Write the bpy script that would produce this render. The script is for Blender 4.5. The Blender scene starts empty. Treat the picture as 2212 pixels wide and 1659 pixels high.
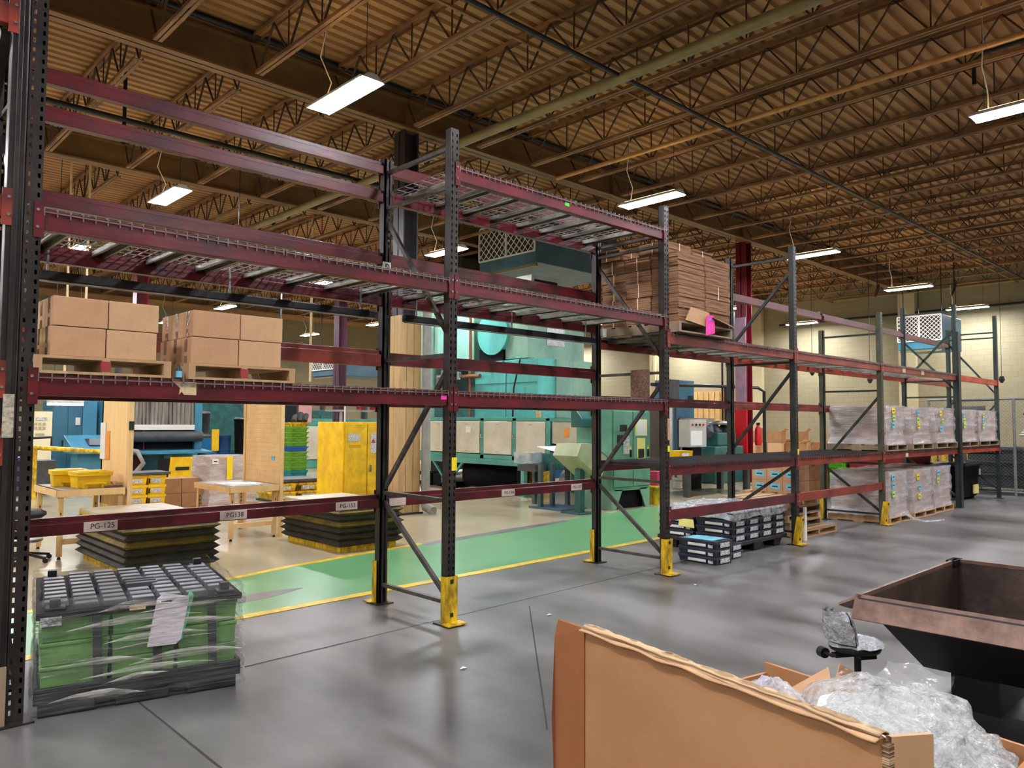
import bpy, math, random
from mathutils import Vector, Matrix
random.seed(7)
SC = bpy.context.scene
COL = SC.collection
PI = math.pi

# ------------------------------------------------------------------ camera
_f, _yaw, _pitch, _roll = 1650.56, 0.809607, 0.050303, 0.005308
cam_data = bpy.data.cameras.new('camera')
cam = bpy.data.objects.new('camera', cam_data)
COL.objects.link(cam)
_fw = Vector((math.cos(_yaw) * math.cos(_pitch), math.sin(_yaw) * math.cos(_pitch), math.sin(_pitch)))
_r = Vector((math.sin(_yaw), -math.cos(_yaw), 0))
_u = _r.cross(_fw)
_r2 = math.cos(_roll) * _r + math.sin(_roll) * _u
_u2 = -math.sin(_roll) * _r + math.cos(_roll) * _u
M4 = Matrix((( _r2.x, _u2.x, -_fw.x, -3.71444), (_r2.y, _u2.y, -_fw.y, -4.593539), (_r2.z, _u2.z, -_fw.z, 1.53), (0, 0, 0, 1)))
cam.matrix_world = M4
cam_data.sensor_width = 36.0
cam_data.lens = 36.0 * _f / 2212.0
cam_data.clip_start = 0.05
cam_data.clip_end = 200
SC.camera = cam

# ------------------------------------------------------------------ world, exposure
w = bpy.data.worlds.new('world'); SC.world = w
w.use_nodes = True
w.node_tree.nodes['Background'].inputs[0].default_value = (0.8, 0.85, 1.0, 1)
w.node_tree.nodes['Background'].inputs[1].default_value = 0.02
SC.view_settings.view_transform = 'Standard'
SC.view_settings.look = 'None'
SC.view_settings.exposure = 1.6
SC.view_settings.gamma = 1.0
LAMP = 62.0        # strength of the lit diffusers
UPLIGHT = 3.6     # strength of the slots in the top of each lamp housing
cy = SC.cycles
cy.max_bounces = 5; cy.diffuse_bounces = 3; cy.glossy_bounces = 2; cy.transmission_bounces = 2; cy.transparent_max_bounces = 8
cy.adaptive_threshold = 0.05
cy.caustics_reflective = False; cy.caustics_refractive = False
cy.sample_clamp_indirect = 6.0
cy.use_denoising = True

# ------------------------------------------------------------------ materials
def lin(c):
    return tuple((x / 255 / 12.92) if x / 255 <= 0.04045 else ((x / 255 + 0.055) / 1.055) ** 2.4 for x in c)

MATS = {}
def mat(name, rgb, rough=0.55, metal=0.0, var=0.12, vs=6.0, bump=0.0, bs=40.0, stretch=(1, 1, 1), rgb2=None, emit=None, alpha=1.0, spec=None, coat=0.0):
    """Principled material whose colour wanders between two tones through noise."""
    if name in MATS: return MATS[name]
    m = bpy.data.materials.new(name); m.use_nodes = True
    nt = m.node_tree; N = nt.nodes; L = nt.links
    b = N['Principled BSDF']
    a = lin(rgb)
    c2 = lin(rgb2) if rgb2 else tuple(max(0, x * (1 - var * 2.2)) for x in a)
    b.inputs['Roughness'].default_value = rough
    b.inputs['Metallic'].default_value = metal
    if spec is not None: b.inputs['Specular IOR Level'].default_value = spec
    if coat: b.inputs['Coat Weight'].default_value = coat
    tc = N.new('ShaderNodeTexCoord'); mp = N.new('ShaderNodeMapping')
    mp.inputs['Scale'].default_value = stretch
    L.new(tc.outputs['Object'], mp.inputs['Vector'])
    if var > 0 or rgb2:
        nz = N.new('ShaderNodeTexNoise'); nz.inputs['Scale'].default_value = vs; nz.inputs['Detail'].default_value = 5; nz.inputs['Roughness'].default_value = 0.65
        L.new(mp.outputs['Vector'], nz.inputs['Vector'])
        rp = N.new('ShaderNodeValToRGB')
        rp.color_ramp.elements[0].position = 0.38; rp.color_ramp.elements[0].color = (*c2, 1)
        rp.color_ramp.elements[1].position = 0.62; rp.color_ramp.elements[1].color = (*a, 1)
        L.new(nz.outputs['Fac'], rp.inputs['Fac'])
        L.new(rp.outputs['Color'], b.inputs['Base Color'])
    else:
        b.inputs['Base Color'].default_value = (*a, 1)
    if bump:
        n2 = N.new('ShaderNodeTexNoise'); n2.inputs['Scale'].default_value = bs; n2.inputs['Detail'].default_value = 4
        L.new(mp.outputs['Vector'], n2.inputs['Vector'])
        bp = N.new('ShaderNodeBump'); bp.inputs['Strength'].default_value = bump; bp.inputs['Distance'].default_value = 0.02
        L.new(n2.outputs['Fac'], bp.inputs['Height']); L.new(bp.outputs['Normal'], b.inputs['Normal'])
    if emit:
        b.inputs['Emission Color'].default_value = (*lin(emit[0]), 1); b.inputs['Emission Strength'].default_value = emit[1]
    MATS[name] = m
    return m

def film(name, clear=0.6, rgb=(235, 238, 240), rough=0.12, bump=0.9, bs=14, stretch=(1, 1, 1)):
    """Clear plastic film: part see-through, part glossy, crinkled."""
    if name in MATS: return MATS[name]
    m = bpy.data.materials.new(name); m.use_nodes = True
    nt = m.node_tree; N = nt.nodes; L = nt.links
    b = N['Principled BSDF']; out = N['Material Output']
    b.inputs['Base Color'].default_value = (*lin(rgb), 1); b.inputs['Roughness'].default_value = rough
    b.inputs['Specular IOR Level'].default_value = 0.9
    tr = N.new('ShaderNodeBsdfTransparent'); mx = N.new('ShaderNodeMixShader')
    tc = N.new('ShaderNodeTexCoord'); mp = N.new('ShaderNodeMapping'); mp.inputs['Scale'].default_value = stretch
    L.new(tc.outputs['Object'], mp.inputs['Vector'])
    n2 = N.new('ShaderNodeTexNoise'); n2.inputs['Scale'].default_value = bs; n2.inputs['Detail'].default_value = 4; n2.inputs['Roughness'].default_value = 0.6
    L.new(mp.outputs['Vector'], n2.inputs['Vector'])
    bp = N.new('ShaderNodeBump'); bp.inputs['Strength'].default_value = bump; bp.inputs['Distance'].default_value = 0.05
    L.new(n2.outputs['Fac'], bp.inputs['Height']); L.new(bp.outputs['Normal'], b.inputs['Normal'])
    rp = N.new('ShaderNodeMapRange'); rp.inputs[1].default_value = 0.35; rp.inputs[2].default_value = 0.65
    rp.inputs[3].default_value = min(0.97, clear + 0.22); rp.inputs[4].default_value = max(0.0, clear - 0.22)
    L.new(n2.outputs['Fac'], rp.inputs[0]); L.new(rp.outputs[0], mx.inputs['Fac'])
    L.new(b.outputs[0], mx.inputs[1]); L.new(tr.outputs[0], mx.inputs[2]); L.new(mx.outputs[0], out.inputs['Surface'])
    MATS[name] = m
    return m

def streak_floor(name, rgb, rgb2, r0, r1, sx=0.5, sy=0.12, sc=2.2, spots=None):
    """Sealed floor: two tones in long streaks, patches of uneven gloss."""
    m = bpy.data.materials.new(name); m.use_nodes = True
    nt = m.node_tree; N = nt.nodes; L = nt.links; b = N['Principled BSDF']
    tc = N.new('ShaderNodeTexCoord'); mp = N.new('ShaderNodeMapping'); mp.inputs['Scale'].default_value = (sx, sy, 1)
    mp.inputs['Rotation'].default_value = (0, 0, 0.12)
    L.new(tc.outputs['Object'], mp.inputs['Vector'])
    nz = N.new('ShaderNodeTexNoise'); nz.inputs['Scale'].default_value = sc; nz.inputs['Detail'].default_value = 6; nz.inputs['Roughness'].default_value = 0.55
    L.new(mp.outputs['Vector'], nz.inputs['Vector'])
    n3 = N.new('ShaderNodeTexNoise'); n3.inputs['Scale'].default_value = 0.9; n3.inputs['Detail'].default_value = 9; n3.inputs['Roughness'].default_value = 0.62
    L.new(tc.outputs['Object'], n3.inputs['Vector'])
    ad = N.new('ShaderNodeMath'); ad.operation = 'ADD'; L.new(nz.outputs['Fac'], ad.inputs[0]); L.new(n3.outputs['Fac'], ad.inputs[1])
    rp = N.new('ShaderNodeValToRGB'); rp.color_ramp.elements[0].position = 0.38; rp.color_ramp.elements[1].position = 0.62
    hf = N.new('ShaderNodeMath'); hf.operation = 'MULTIPLY'; hf.inputs[1].default_value = 0.5; L.new(ad.outputs[0], hf.inputs[0])
    rp.color_ramp.elements[0].color = (*lin(rgb2), 1); rp.color_ramp.elements[1].color = (*lin(rgb), 1)
    L.new(hf.outputs[0], rp.inputs['Fac']); L.new(rp.outputs['Color'], b.inputs['Base Color'])
    rr = N.new('ShaderNodeMapRange'); rr.inputs[1].default_value = 0.25; rr.inputs[2].default_value = 0.75; rr.inputs[3].default_value = r0; rr.inputs[4].default_value = r1
    L.new(n3.outputs['Fac'], rr.inputs[0]); L.new(rr.outputs[0], b.inputs['Roughness'])
    MATS[name] = m
    return m

def block_wall(name, rgb, rgb2):
    m = bpy.data.materials.new(name); m.use_nodes = True
    nt = m.node_tree; N = nt.nodes; L = nt.links; b = N['Principled BSDF']; b.inputs['Roughness'].default_value = 0.75
    tc = N.new('ShaderNodeTexCoord'); mp = N.new('ShaderNodeMapping')
    mp.inputs['Rotation'].default_value = (PI / 2, 0, PI / 2)
    sp = N.new('ShaderNodeSeparateXYZ'); cb = N.new('ShaderNodeCombineXYZ'); am = N.new('ShaderNodeMath'); am.operation = 'ADD'
    L.new(tc.outputs['Object'], sp.inputs[0]); L.new(sp.outputs['X'], am.inputs[0]); L.new(sp.outputs['Y'], am.inputs[1])
    L.new(am.outputs[0], cb.inputs['X']); L.new(sp.outputs['Z'], cb.inputs['Y'])
    br = N.new('ShaderNodeTexBrick'); br.inputs['Scale'].default_value = 1.0; br.inputs['Mortar Size'].default_value = 0.008
    br.inputs['Brick Width'].default_value = 0.4; br.inputs['Row Height'].default_value = 0.2
    br.inputs['Color1'].default_value = (*lin(rgb), 1); br.inputs['Color2'].default_value = (*lin(tuple(int(x * 0.97) for x in rgb)), 1); br.inputs['Mortar'].default_value = (*lin(rgb2), 1)
    L.new(cb.outputs[0], br.inputs['Vector']); L.new(br.outputs['Color'], b.inputs['Base Color'])
    MATS[name] = m
    return m

def layered(name, rgb, rgb2, sc=60.0, rough=0.8):
    """Edges of stacked sheets: fine horizontal layers."""
    m = bpy.data.materials.new(name); m.use_nodes = True
    nt = m.node_tree; N = nt.nodes; L = nt.links; b = N['Principled BSDF']; b.inputs['Roughness'].default_value = rough
    tc = N.new('ShaderNodeTexCoord'); mp = N.new('ShaderNodeMapping'); mp.inputs['Scale'].default_value = (1.2, 1.2, sc)
    L.new(tc.outputs['Object'], mp.inputs['Vector'])
    nz = N.new('ShaderNodeTexNoise'); nz.inputs['Scale'].default_value = 2.0; nz.inputs['Detail'].default_value = 3
    L.new(mp.outputs['Vector'], nz.inputs['Vector'])
    rp = N.new('ShaderNodeValToRGB'); rp.color_ramp.elements[0].position = 0.4; rp.color_ramp.elements[1].position = 0.58
    rp.color_ramp.elements[0].color = (*lin(rgb2), 1); rp.color_ramp.elements[1].color = (*lin(rgb), 1)
    L.new(nz.outputs['Fac'], rp.inputs['Fac']); L.new(rp.outputs['Color'], b.inputs['Base Color'])
    bp = N.new('ShaderNodeBump'); bp.inputs['Strength'].default_value = 0.7; bp.inputs['Distance'].default_value = 0.01
    L.new(nz.outputs['Fac'], bp.inputs['Height']); L.new(bp.outputs['Normal'], b.inputs['Normal'])
    MATS[name] = m
    return m

def wood(name, rgb, rgb2, rough=0.65):
    return mat(name, rgb, rough, 0, 0.2, 2.0, 0, 20, (6, 6, 1.0), tuple(int(.62 * a + .38 * b) for a, b in zip(rgb, rgb2)))

DARK = mat('worn_black_steel', (60, 53, 50), 0.36, 0.25, 0.25, 9, 0.1, 60, (1, 1, .35), (36, 32, 30))
DARKG = mat('black_green_steel', (50, 54, 50), 0.42, 0.2, 0.2, 9, 0.1, 60, (1, 1, .35), (32, 36, 34))
OLIVE = mat('olive_steel', (84, 86, 66), 0.5, 0.1, 0.2, 9, 0, 60, (1, 1, .35), (56, 60, 46))
GREENST = mat('dark_green_steel', (52, 70, 66), 0.45, 0.1, 0.2, 9, 0, 60, (1, 1, .35), (36, 50, 48))
BURG = mat('burgundy_paint', (106, 25, 35), 0.34, 0.0, 0.3, 5, 0.08, 30, (.5, 1, 1), (68, 18, 26))
RUST = mat('rust_red_paint', (150, 58, 42), 0.42, 0.0, 0.3, 5, 0.08, 30, (.5, 1, 1), (100, 36, 30))
ORANGE = mat('orange_paint', (188, 74, 44), 0.45, 0, 0.25, 5, 0, 30, (.5, 1, 1), (140, 44, 30))
GALV = mat('galvanised_steel', (176, 174, 164), 0.38, 0.55, 0.2, 30, 0.1, 90, (1, .3, 1), (128, 128, 120))
WIRE = mat('deck_wire', (140, 130, 126), 0.45, 0.4, 0.15, 10)
WIRED = mat('dark_deck_wire', (62, 60, 60), 0.5, 0.3, 0.15, 10)
BRACE = mat('grey_brace_steel', (92, 84, 80), 0.42, 0.3, 0.2, 8, 0, 40, (1, 1, 1), (62, 56, 53))
YEL = mat('safety_yellow', (246, 202, 20), 0.45, 0, 0.15, 4, 0, 30, (1, 1, 1), (226, 176, 12))
YELW = mat('scuffed_yellow', (240, 198, 24), 0.5, 0, 0.3, 14, 0, 30, (1, 1, .4), (150, 118, 22))
CARD = mat('kraft_cardboard', (204, 158, 118), 0.8, 0, 0.06, 3, 0.05, 50)
CARD2 = mat('pale_cardboard', (214, 172, 128), 0.8, 0, 0.06, 3, 0.05, 50)
CARDD = mat('dark_kraft', (176, 128, 86), 0.8, 0, 0.1, 5)  # plain deeper brown kraft for some cartons and sheets
CARDBIG = mat('large_box_kraft', (192, 142, 98), 0.75, 0, 0.05, 2.2, 0.06, 70, (1, 1, 1), (182, 130, 88))
CARDEDGE = layered('cardboard_edge', (214, 182, 140), (120, 84, 56), 90)
CARDSTACK = layered('flat_carton_stack', (172, 128, 92), (116, 80, 56), 70)
TAPE = mat('clear_tape', (150, 118, 88), 0.12, 0, 0.1, 20, 0.5, 30, (1, 1, 1), None, None, 1, 0.9)
PALW = wood('pallet_wood', (196, 160, 118), (150, 114, 78))
PALW2 = wood('grey_pallet_wood', (160, 138, 112), (116, 96, 76))
BENCHW = wood('bench_wood', (236, 198, 140), (214, 170, 112))
PLY = wood('plywood', (250, 214, 150), (236, 192, 126))
PEG = mat('pegboard', (244, 204, 148), 0.6, 0, 0.06, 3, 0, 0, (1, 1, 1), (232, 190, 132))
BLACKP = mat('black_plastic', (38, 39, 44), 0.45, 0, 0.15, 6)
BLACKG = mat('glossy_black_plastic', (84, 86, 94), 0.34, 0, 0.15, 6)
BLACK = mat('matte_black', (20, 20, 22), 0.7, 0, 0.1, 6, spec=.15)
RUBBER = mat('black_rubber', (30, 30, 30), 0.6, 0, 0.2, 8)
NAVYC = mat('navy_crate', (44, 50, 66), 0.4, 0, 0.15, 8)
WHITE = mat('white_paper', (236, 234, 228), 0.7, 0, 0.03, 6)
LABELW = mat('printed_label', (232, 232, 228), 0.6, 0, 0.2, 46, 0, 0, (1, 1, 2.2), (120, 120, 124))
DOC = mat('printed_sheet', (214, 208, 212), 0.35, 0, 0.2, 9, 0, 0, (1, 1, 9), (176, 170, 176))
INK = mat('black_ink', (22, 22, 24), 0.6, 0, 0)
PINK = mat('hot_pink_card', (255, 60, 178), 0.6, 0, 0.03, 5)
GREENL = mat('green_label', (60, 220, 70), 0.6, 0, 0.03, 5)
YELL = mat('yellow_label', (255, 226, 30), 0.6, 0, 0.04, 5)
BLUEL = mat('sky_blue_label', (120, 205, 232), 0.6, 0, 0.04, 5)
LIMEL = mat('lime_label', (190, 232, 110), 0.6, 0, 0.04, 5)
PALEY = mat('pale_yellow_paper', (244, 230, 140), 0.7, 0, 0.04, 5)
CREAMT = mat('masking_tape', (226, 202, 158), 0.7, 0, 0.08, 8)
STEEL = mat('bare_steel', (170, 172, 174), 0.3, 0.8, 0.15, 10)
GREYP = mat('grey_paint', (150, 150, 144), 0.5, 0, 0.1, 6)
DGREY = mat('dark_grey_plastic', (74, 76, 78), 0.5, 0, 0.15, 6)
TEAL = mat('teal_machine_paint', (90, 164, 148), 0.42, 0, 0.14, 2.2, 0, 0, (1, 1, .5), (76, 140, 126))
TEALB = mat('aqua_machine_paint', (92, 190, 182), 0.4, 0, 0.12, 1.4, 0, 0, (1, 1, .5), (80, 162, 150))
TEALP = mat('pale_teal_paint', (140, 178, 158), 0.5, 0, 0.14, 1.8, 0, 0, (1, 1, .5), (112, 156, 138))
TEALD = mat('dark_teal_paint', (46, 104, 100), 0.45, 0, 0.18, 4)
CABG = mat('cabinet_green', (116, 168, 142), 0.4, 0, 0.16, 1.6, 0, 0, (1, 1, .6), (84, 144, 124))
PANELC = mat('cream_panel', (214, 208, 188), 0.45, 0, 0.06, 2, 0, 0, (1, 1, 1), (198, 190, 168))
BLUEM = mat('blue_machine_paint', (70, 142, 170), 0.4, 0, 0.1, 2, 0, 0, (1, 1, .5), (60, 124, 150))
BLUEC = mat('slate_blue_cabinet', (66, 118, 142), 0.42, 0, 0.08, 2)
BLUEAC = mat('steel_blue_paint', (82, 116, 136), 0.5, 0, 0.1, 1.5, 0, 0, (1, 1, 1), (66, 98, 116))
BLUED = mat('strong_blue', (22, 108, 170), 0.4, 0, 0.1, 3)
DRUMB = mat('drum_blue', (22, 78, 140), 0.35, 0, 0.1, 4)
FILTER = mat('white_filter_frame', (246, 244, 236), 0.7, 0, 0.02, 5)
FILTERM = mat('filter_media', (70, 58, 46), 0.9, 0, 0.2, 12)
REDC = mat('red_column_paint', (122, 18, 36), 0.35, 0, 0.12, 3, 0, 0, (1, 1, .4), (100, 14, 28))
LAV = mat('faded_mauve_paint', (162, 128, 146), 0.4, 0, 0.1, 3)
REDB = mat('bright_red', (206, 26, 34), 0.4, 0, 0.08, 4)
DRED = mat('deep_red_plastic', (150, 20, 34), 0.45, 0, 0.12, 4)
GREENB = mat('leaf_green_plastic', (112, 168, 44), 0.4, 0, 0.15, 6)
LIME = mat('lime_green_plastic', (96, 214, 40), 0.45, 0, 0.2, 14)
TEALBIN = mat('teal_plastic', (20, 132, 140), 0.4, 0, 0.12, 6)
BLUEBIN = mat('blue_plastic', (34, 90, 176), 0.4, 0, 0.1, 6)
HOPPER = mat('rusty_hopper_steel', (92, 72, 62), 0.5, 0.25, 0.3, 3, 0.1, 30, (1, 1, 1), (58, 44, 40))
HOPRIM = mat('worn_rim_steel', (140, 110, 96), 0.45, 0.3, 0.25, 6, 0.1, 40, (1, 1, 1), (104, 80, 68))
HOPSHADE = mat('shaded_hopper_steel', (40, 36, 40), 0.6, 0.1, 0.2, 4)  # same hopper steel, with its black shadow put into the colour
GIRD = mat('beige_girder_paint', (140, 106, 70), 0.6, 0, 0.1, 1.2, 0, 0, (.4, 1, 1), (116, 86, 56))
JOIST = mat('tan_joist_paint', (158, 116, 76), 0.55, 0, 0.15, 3, 0, 0, (1, .3, 1), (108, 74, 48))
JOISTW = mat('brown_web_paint', (74, 52, 38), 0.6, 0, 0.15, 3)
DECK = mat('tan_roof_deck', (186, 144, 96), 0.6, 0, 0.12, 0.5, 0, 0, (.5, 1, 1), (160, 120, 78))
PIPEG = mat('olive_pipe_paint', (150, 136, 96), 0.45, 0.1, 0.12, 3)
PIPEB = mat('black_pipe', (36, 36, 40), 0.4, 0.2, 0.1, 3)
HOUSE = mat('lamp_housing_white', (226, 228, 230), 0.4, 0.1, 0.05, 4)
LENS = mat('lit_diffuser', (255, 255, 255), 0.4, 0, 0, emit=((250, 250, 255), LAMP))
SLOT = mat('lit_lamp_slot', (255, 255, 255), 0.4, 0, 0, emit=((255, 214, 160), UPLIGHT))
BENCHLAMP = mat('lit_bench_tube', (255, 255, 255), 0.4, 0, 0, emit=((255, 250, 236), 14.0))
SCREEN = mat('dark_screen', (40, 48, 58), 0.15, 0, 0.05, 4)
GUNK = mat('bellows_fabric', (66, 60, 50), 0.75, 0, 0.25, 5, 0.1, 20, (1, 1, 1), (44, 40, 34))
BELY = mat('bellows_yellow_band', (136, 112, 36), 0.7, 0, 0.3, 3, 0, 0, (1, 1, 1), (72, 62, 34))
LIFTTOP = mat('lift_platform_steel', (196, 184, 156), 0.4, 0.1, 0.12, 4)
FILMC = film('stretch_film', 0.80, rgb=(120, 124, 118), bs=5, stretch=(.6, .6, 8), rough=0.14, bump=.5)
FILMT = film('taut_film', 0.52, rgb=(226, 224, 228), bs=1.7, stretch=(1, 1, 5), rough=0.16, bump=.7)
FILMB = film('bubble_film', 0.45, rgb=(226, 230, 230), bs=30, rough=0.14, bump=.9)
FILMW = film('loose_white_film', 0.48, rgb=(226, 228, 234), bs=12, rough=0.16, bump=.8)
FILMS = film('seat_film', 0.14, rgb=(226, 230, 236), bs=16, rough=0.1, bump=1.0)
BUBBLEIN = mat('bubble_sheet_inner', (226, 228, 224), 0.4, 0, 0.06, 24, 0.5, 40)
GREENTOTE = mat('muted_green_tote', (132, 182, 104), 0.45, 0, 0.12, 4, 0, 0, (1, 1, 1), (104, 156, 88))
COPPER = mat('copper_pipe', (150, 92, 64), 0.4, 0.3, 0.1, 5)

# ------------------------------------------------------------------ mesh builder
ORG = {}
class G:
    def __init__(s): s.v = []; s.f = []; s.mi = []; s.cur = 0; s.sm = []
    def add(s, vs, fs, smooth=False):
        o = len(s.v); s.v += [tuple(p) for p in vs]
        for f in fs: s.f.append(tuple(o + i for i in f)); s.mi.append(s.cur); s.sm.append(smooth)
        return s
    def bx(s, x0, x1, y0, y1, z0, z1):
        return s.add([(x0, y0, z0), (x1, y0, z0), (x1, y1, z0), (x0, y1, z0), (x0, y0, z1), (x1, y0, z1), (x1, y1, z1), (x0, y1, z1)],
                     [(3, 2, 1, 0), (4, 5, 6, 7), (0, 1, 5, 4), (1, 2, 6, 5), (2, 3, 7, 6), (3, 0, 4, 7)])
    def taper(s, x0, x1, y0, y1, z0, z1, t):
        """box whose bottom is inset by t"""
        return s.add([(x0 + t, y0 + t, z0), (x1 - t, y0 + t, z0), (x1 - t, y1 - t, z0), (x0 + t, y1 - t, z0), (x0, y0, z1), (x1, y0, z1), (x1, y1, z1), (x0, y1, z1)],
                     [(3, 2, 1, 0), (4, 5, 6, 7), (0, 1, 5, 4), (1, 2, 6, 5), (2, 3, 7, 6), (3, 0, 4, 7)])
    def bar(s, p, q, wd, h, up=(0, 0, 1)):
        p = Vector(p); q = Vector(q); d = (q - p).normalized(); up = Vector(up)
        if abs(d.dot(up)) > 0.98: up = Vector((1, 0, 0))
        a = d.cross(up).normalized(); b = a.cross(d).normalized()
        a *= wd / 2; b *= h / 2
        return s.add([p - a - b, p + a - b, p + a + b, p - a + b, q - a - b, q + a - b, q + a + b, q - a + b],
                     [(0, 1, 2, 3), (7, 6, 5, 4), (1, 0, 4, 5), (2, 1, 5, 6), (3, 2, 6, 7), (0, 3, 7, 4)])
    def cyl(s, p, q, r0, r1=None, n=14, caps=True):
        r1 = r0 if r1 is None else r1
        p = Vector(p); q = Vector(q); d = (q - p).normalized()
        a = d.orthogonal().normalized(); b = d.cross(a)
        vs = []
        for c, r in ((p, r0), (q, r1)):
            for i in range(n):
                t = 2 * PI * i / n; vs.append(c + a * (r * math.cos(t)) + b * (r * math.sin(t)))
        s.add(vs, [(i, (i + 1) % n, n + (i + 1) % n, n + i) for i in range(n)], True)
        if caps: s.add(vs, [tuple(range(n - 1, -1, -1)), tuple(range(n, 2 * n))])
        return s
    def tube(s, pts, r, n=8):
        pts = [Vector(p) for p in pts]; vs = []; ref = None
        for i, p in enumerate(pts):
            d = (pts[min(i + 1, len(pts) - 1)] - pts[max(i - 1, 0)]).normalized()
            if ref is None: ref = d.orthogonal().normalized()
            a = (ref - d * ref.dot(d)).normalized(); ref = a; b = d.cross(a)
            for k in range(n): t = 2 * PI * k / n; vs.append(p + a * (r * math.cos(t)) + b * (r * math.sin(t)))
        m = len(pts)
        fs = [(i * n + k, i * n + (k + 1) % n, (i + 1) * n + (k + 1) % n, (i + 1) * n + k) for i in range(m - 1) for k in range(n)]
        s.add(vs, fs, True); s.add(vs, [tuple(range(n - 1, -1, -1)), tuple(range((m - 1) * n, m * n))])
        return s
    def lathe(s, prof, c=(0, 0, 0), n=20):
        vs = []
        for r, z in prof:
            for i in range(n): t = 2 * PI * i / n; vs.append((c[0] + r * math.cos(t), c[1] + r * math.sin(t), c[2] + z))
        m = len(prof)
        s.add(vs, [(j * n + i, j * n + (i + 1) % n, (j + 1) * n + (i + 1) % n, (j + 1) * n + i) for j in range(m - 1) for i in range(n)], True)
        s.add(vs, [tuple(range(n - 1, -1, -1)), tuple(range((m - 1) * n, m * n))])
        return s
    def prism(s, poly, axis, a, b):
        """polygon (u,v) extruded along axis: x->(y,z) y->(x,z) z->(x,y)"""
        def P(u, v, t): return (t, u, v) if axis == 'x' else (u, t, v) if axis == 'y' else (u, v, t)
        n = len(poly); vs = [P(u, v, a) for u, v in poly] + [P(u, v, b) for u, v in poly]
        return s.add(vs, [tuple(range(n - 1, -1, -1)), tuple(range(n, 2 * n))] + [(i, (i + 1) % n, n + (i + 1) % n, n + i) for i in range(n)])
    def sheet(s, fn, nu, nv, smooth=True):
        vs = [fn(i / nu, j / nv) for j in range(nv + 1) for i in range(nu + 1)]
        return s.add(vs, [(j * (nu + 1) + i, j * (nu + 1) + i + 1, (j + 1) * (nu + 1) + i + 1, (j + 1) * (nu + 1) + i) for j in range(nv) for i in range(nu)], smooth)
    def done(s, name, m, parent=None, bevel=0.0, thick=0.0):
        me = bpy.data.meshes.new(name)
        o = ORG.get(parent.name, Vector((0, 0, 0))) if parent else Vector((0, 0, 0))
        me.from_pydata([(x - o.x, y - o.y, z - o.z) for x, y, z in s.v], [], s.f)
        ms = m if isinstance(m, (list, tuple)) else [m]
        for k in ms: me.materials.append(k)
        if len(ms) > 1: me.polygons.foreach_set('material_index', s.mi)
        me.polygons.foreach_set('use_smooth', s.sm)
        me.update()
        ob = bpy.data.objects.new(name, me); COL.objects.link(ob)
        if parent: ob.parent = parent; ORG[ob.name] = o
        if thick: md = ob.modifiers.new('thickness', 'SOLIDIFY'); md.thickness = thick; md.offset = 0
        if bevel: md = ob.modifiers.new('bevel', 'BEVEL'); md.width = bevel; md.segments = 2; md.limit_method = 'ANGLE'
        return ob

def tag(o, label, cat, group=None, kind=None):
    o['label'] = label; o['category'] = cat
    if group: o['group'] = group
    if kind: o['kind'] = kind
    return o
def thing(name, label, cat, loc=(0, 0, 0), rz=0.0, group=None):
    o = bpy.data.objects.new(name, None); COL.objects.link(o); o.empty_display_size = 0.1
    o.location = loc; o.rotation_euler = (0, 0, rz)
    ORG[o.name] = Vector((0, 0, 0)) if rz else Vector(loc)
    return tag(o, label, cat, group)
def proto(name, label, cat, group=None):
    """a thing built in its own coordinates, to be moved afterwards"""
    o = thing(name, label, cat, (0, 0, 0), 0, group); return o
def dup(root, loc, rz=0.0, label=None, group=None, sc=None):
    r = root.copy(); COL.objects.link(r); r.location = loc; r.rotation_euler = (0, 0, rz)
    if label: r['label'] = label
    if group: r['group'] = group
    if sc: r.scale = sc
    for ch in root.children:
        c = ch.copy(); COL.objects.link(c); c.parent = r
        for g in ch.children:
            d = g.copy(); COL.objects.link(d); d.parent = c
    return r
def struct(name, g, m, label=None, cat=None, **k):
    o = g.done(name, m, None, **k); o['kind'] = 'structure'
    if label: o['label'] = label
    return o
class Placer:
    """first call moves the thing itself, later calls copy it"""
    def __init__(s, root): s.root = root; s.used = False
    def __call__(s, loc, rz=0.0, label=None, group=None, sc=None):
        if s.used: return dup(s.root, loc, rz, label, group, sc)
        s.used = True; r = s.root; r.location = loc; r.rotation_euler = (0, 0, rz)
        if label: r['label'] = label
        if group: r['group'] = group
        if sc: r.scale = sc
        return r
def text(name, body, size, m, parent, loc, rot, ext=0.0006):
    cu = bpy.data.curves.new(name, 'FONT'); cu.body = body; cu.size = size; cu.extrude = ext; cu.align_x = 'CENTER'; cu.align_y = 'CENTER'
    tmp = bpy.data.objects.new(name, cu); COL.objects.link(tmp)
    me = bpy.data.meshes.new_from_object(tmp.evaluated_get(bpy.context.evaluated_depsgraph_get()))
    bpy.data.objects.remove(tmp)
    me.materials.clear(); me.materials.append(m)
    ob = bpy.data.objects.new(name, me); COL.objects.link(ob)
    o = ORG.get(parent.name, Vector((0, 0, 0))) if parent else Vector((0, 0, 0))
    if parent: ob.parent = parent
    ob.location = Vector(loc) - o; ob.rotation_euler = rot
    return ob
FACE_NY = (PI / 2, 0, 0)           # lettering read from the -Y side
FACE_NX = (PI / 2, 0, -PI / 2)     # lettering read from the -X side

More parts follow.
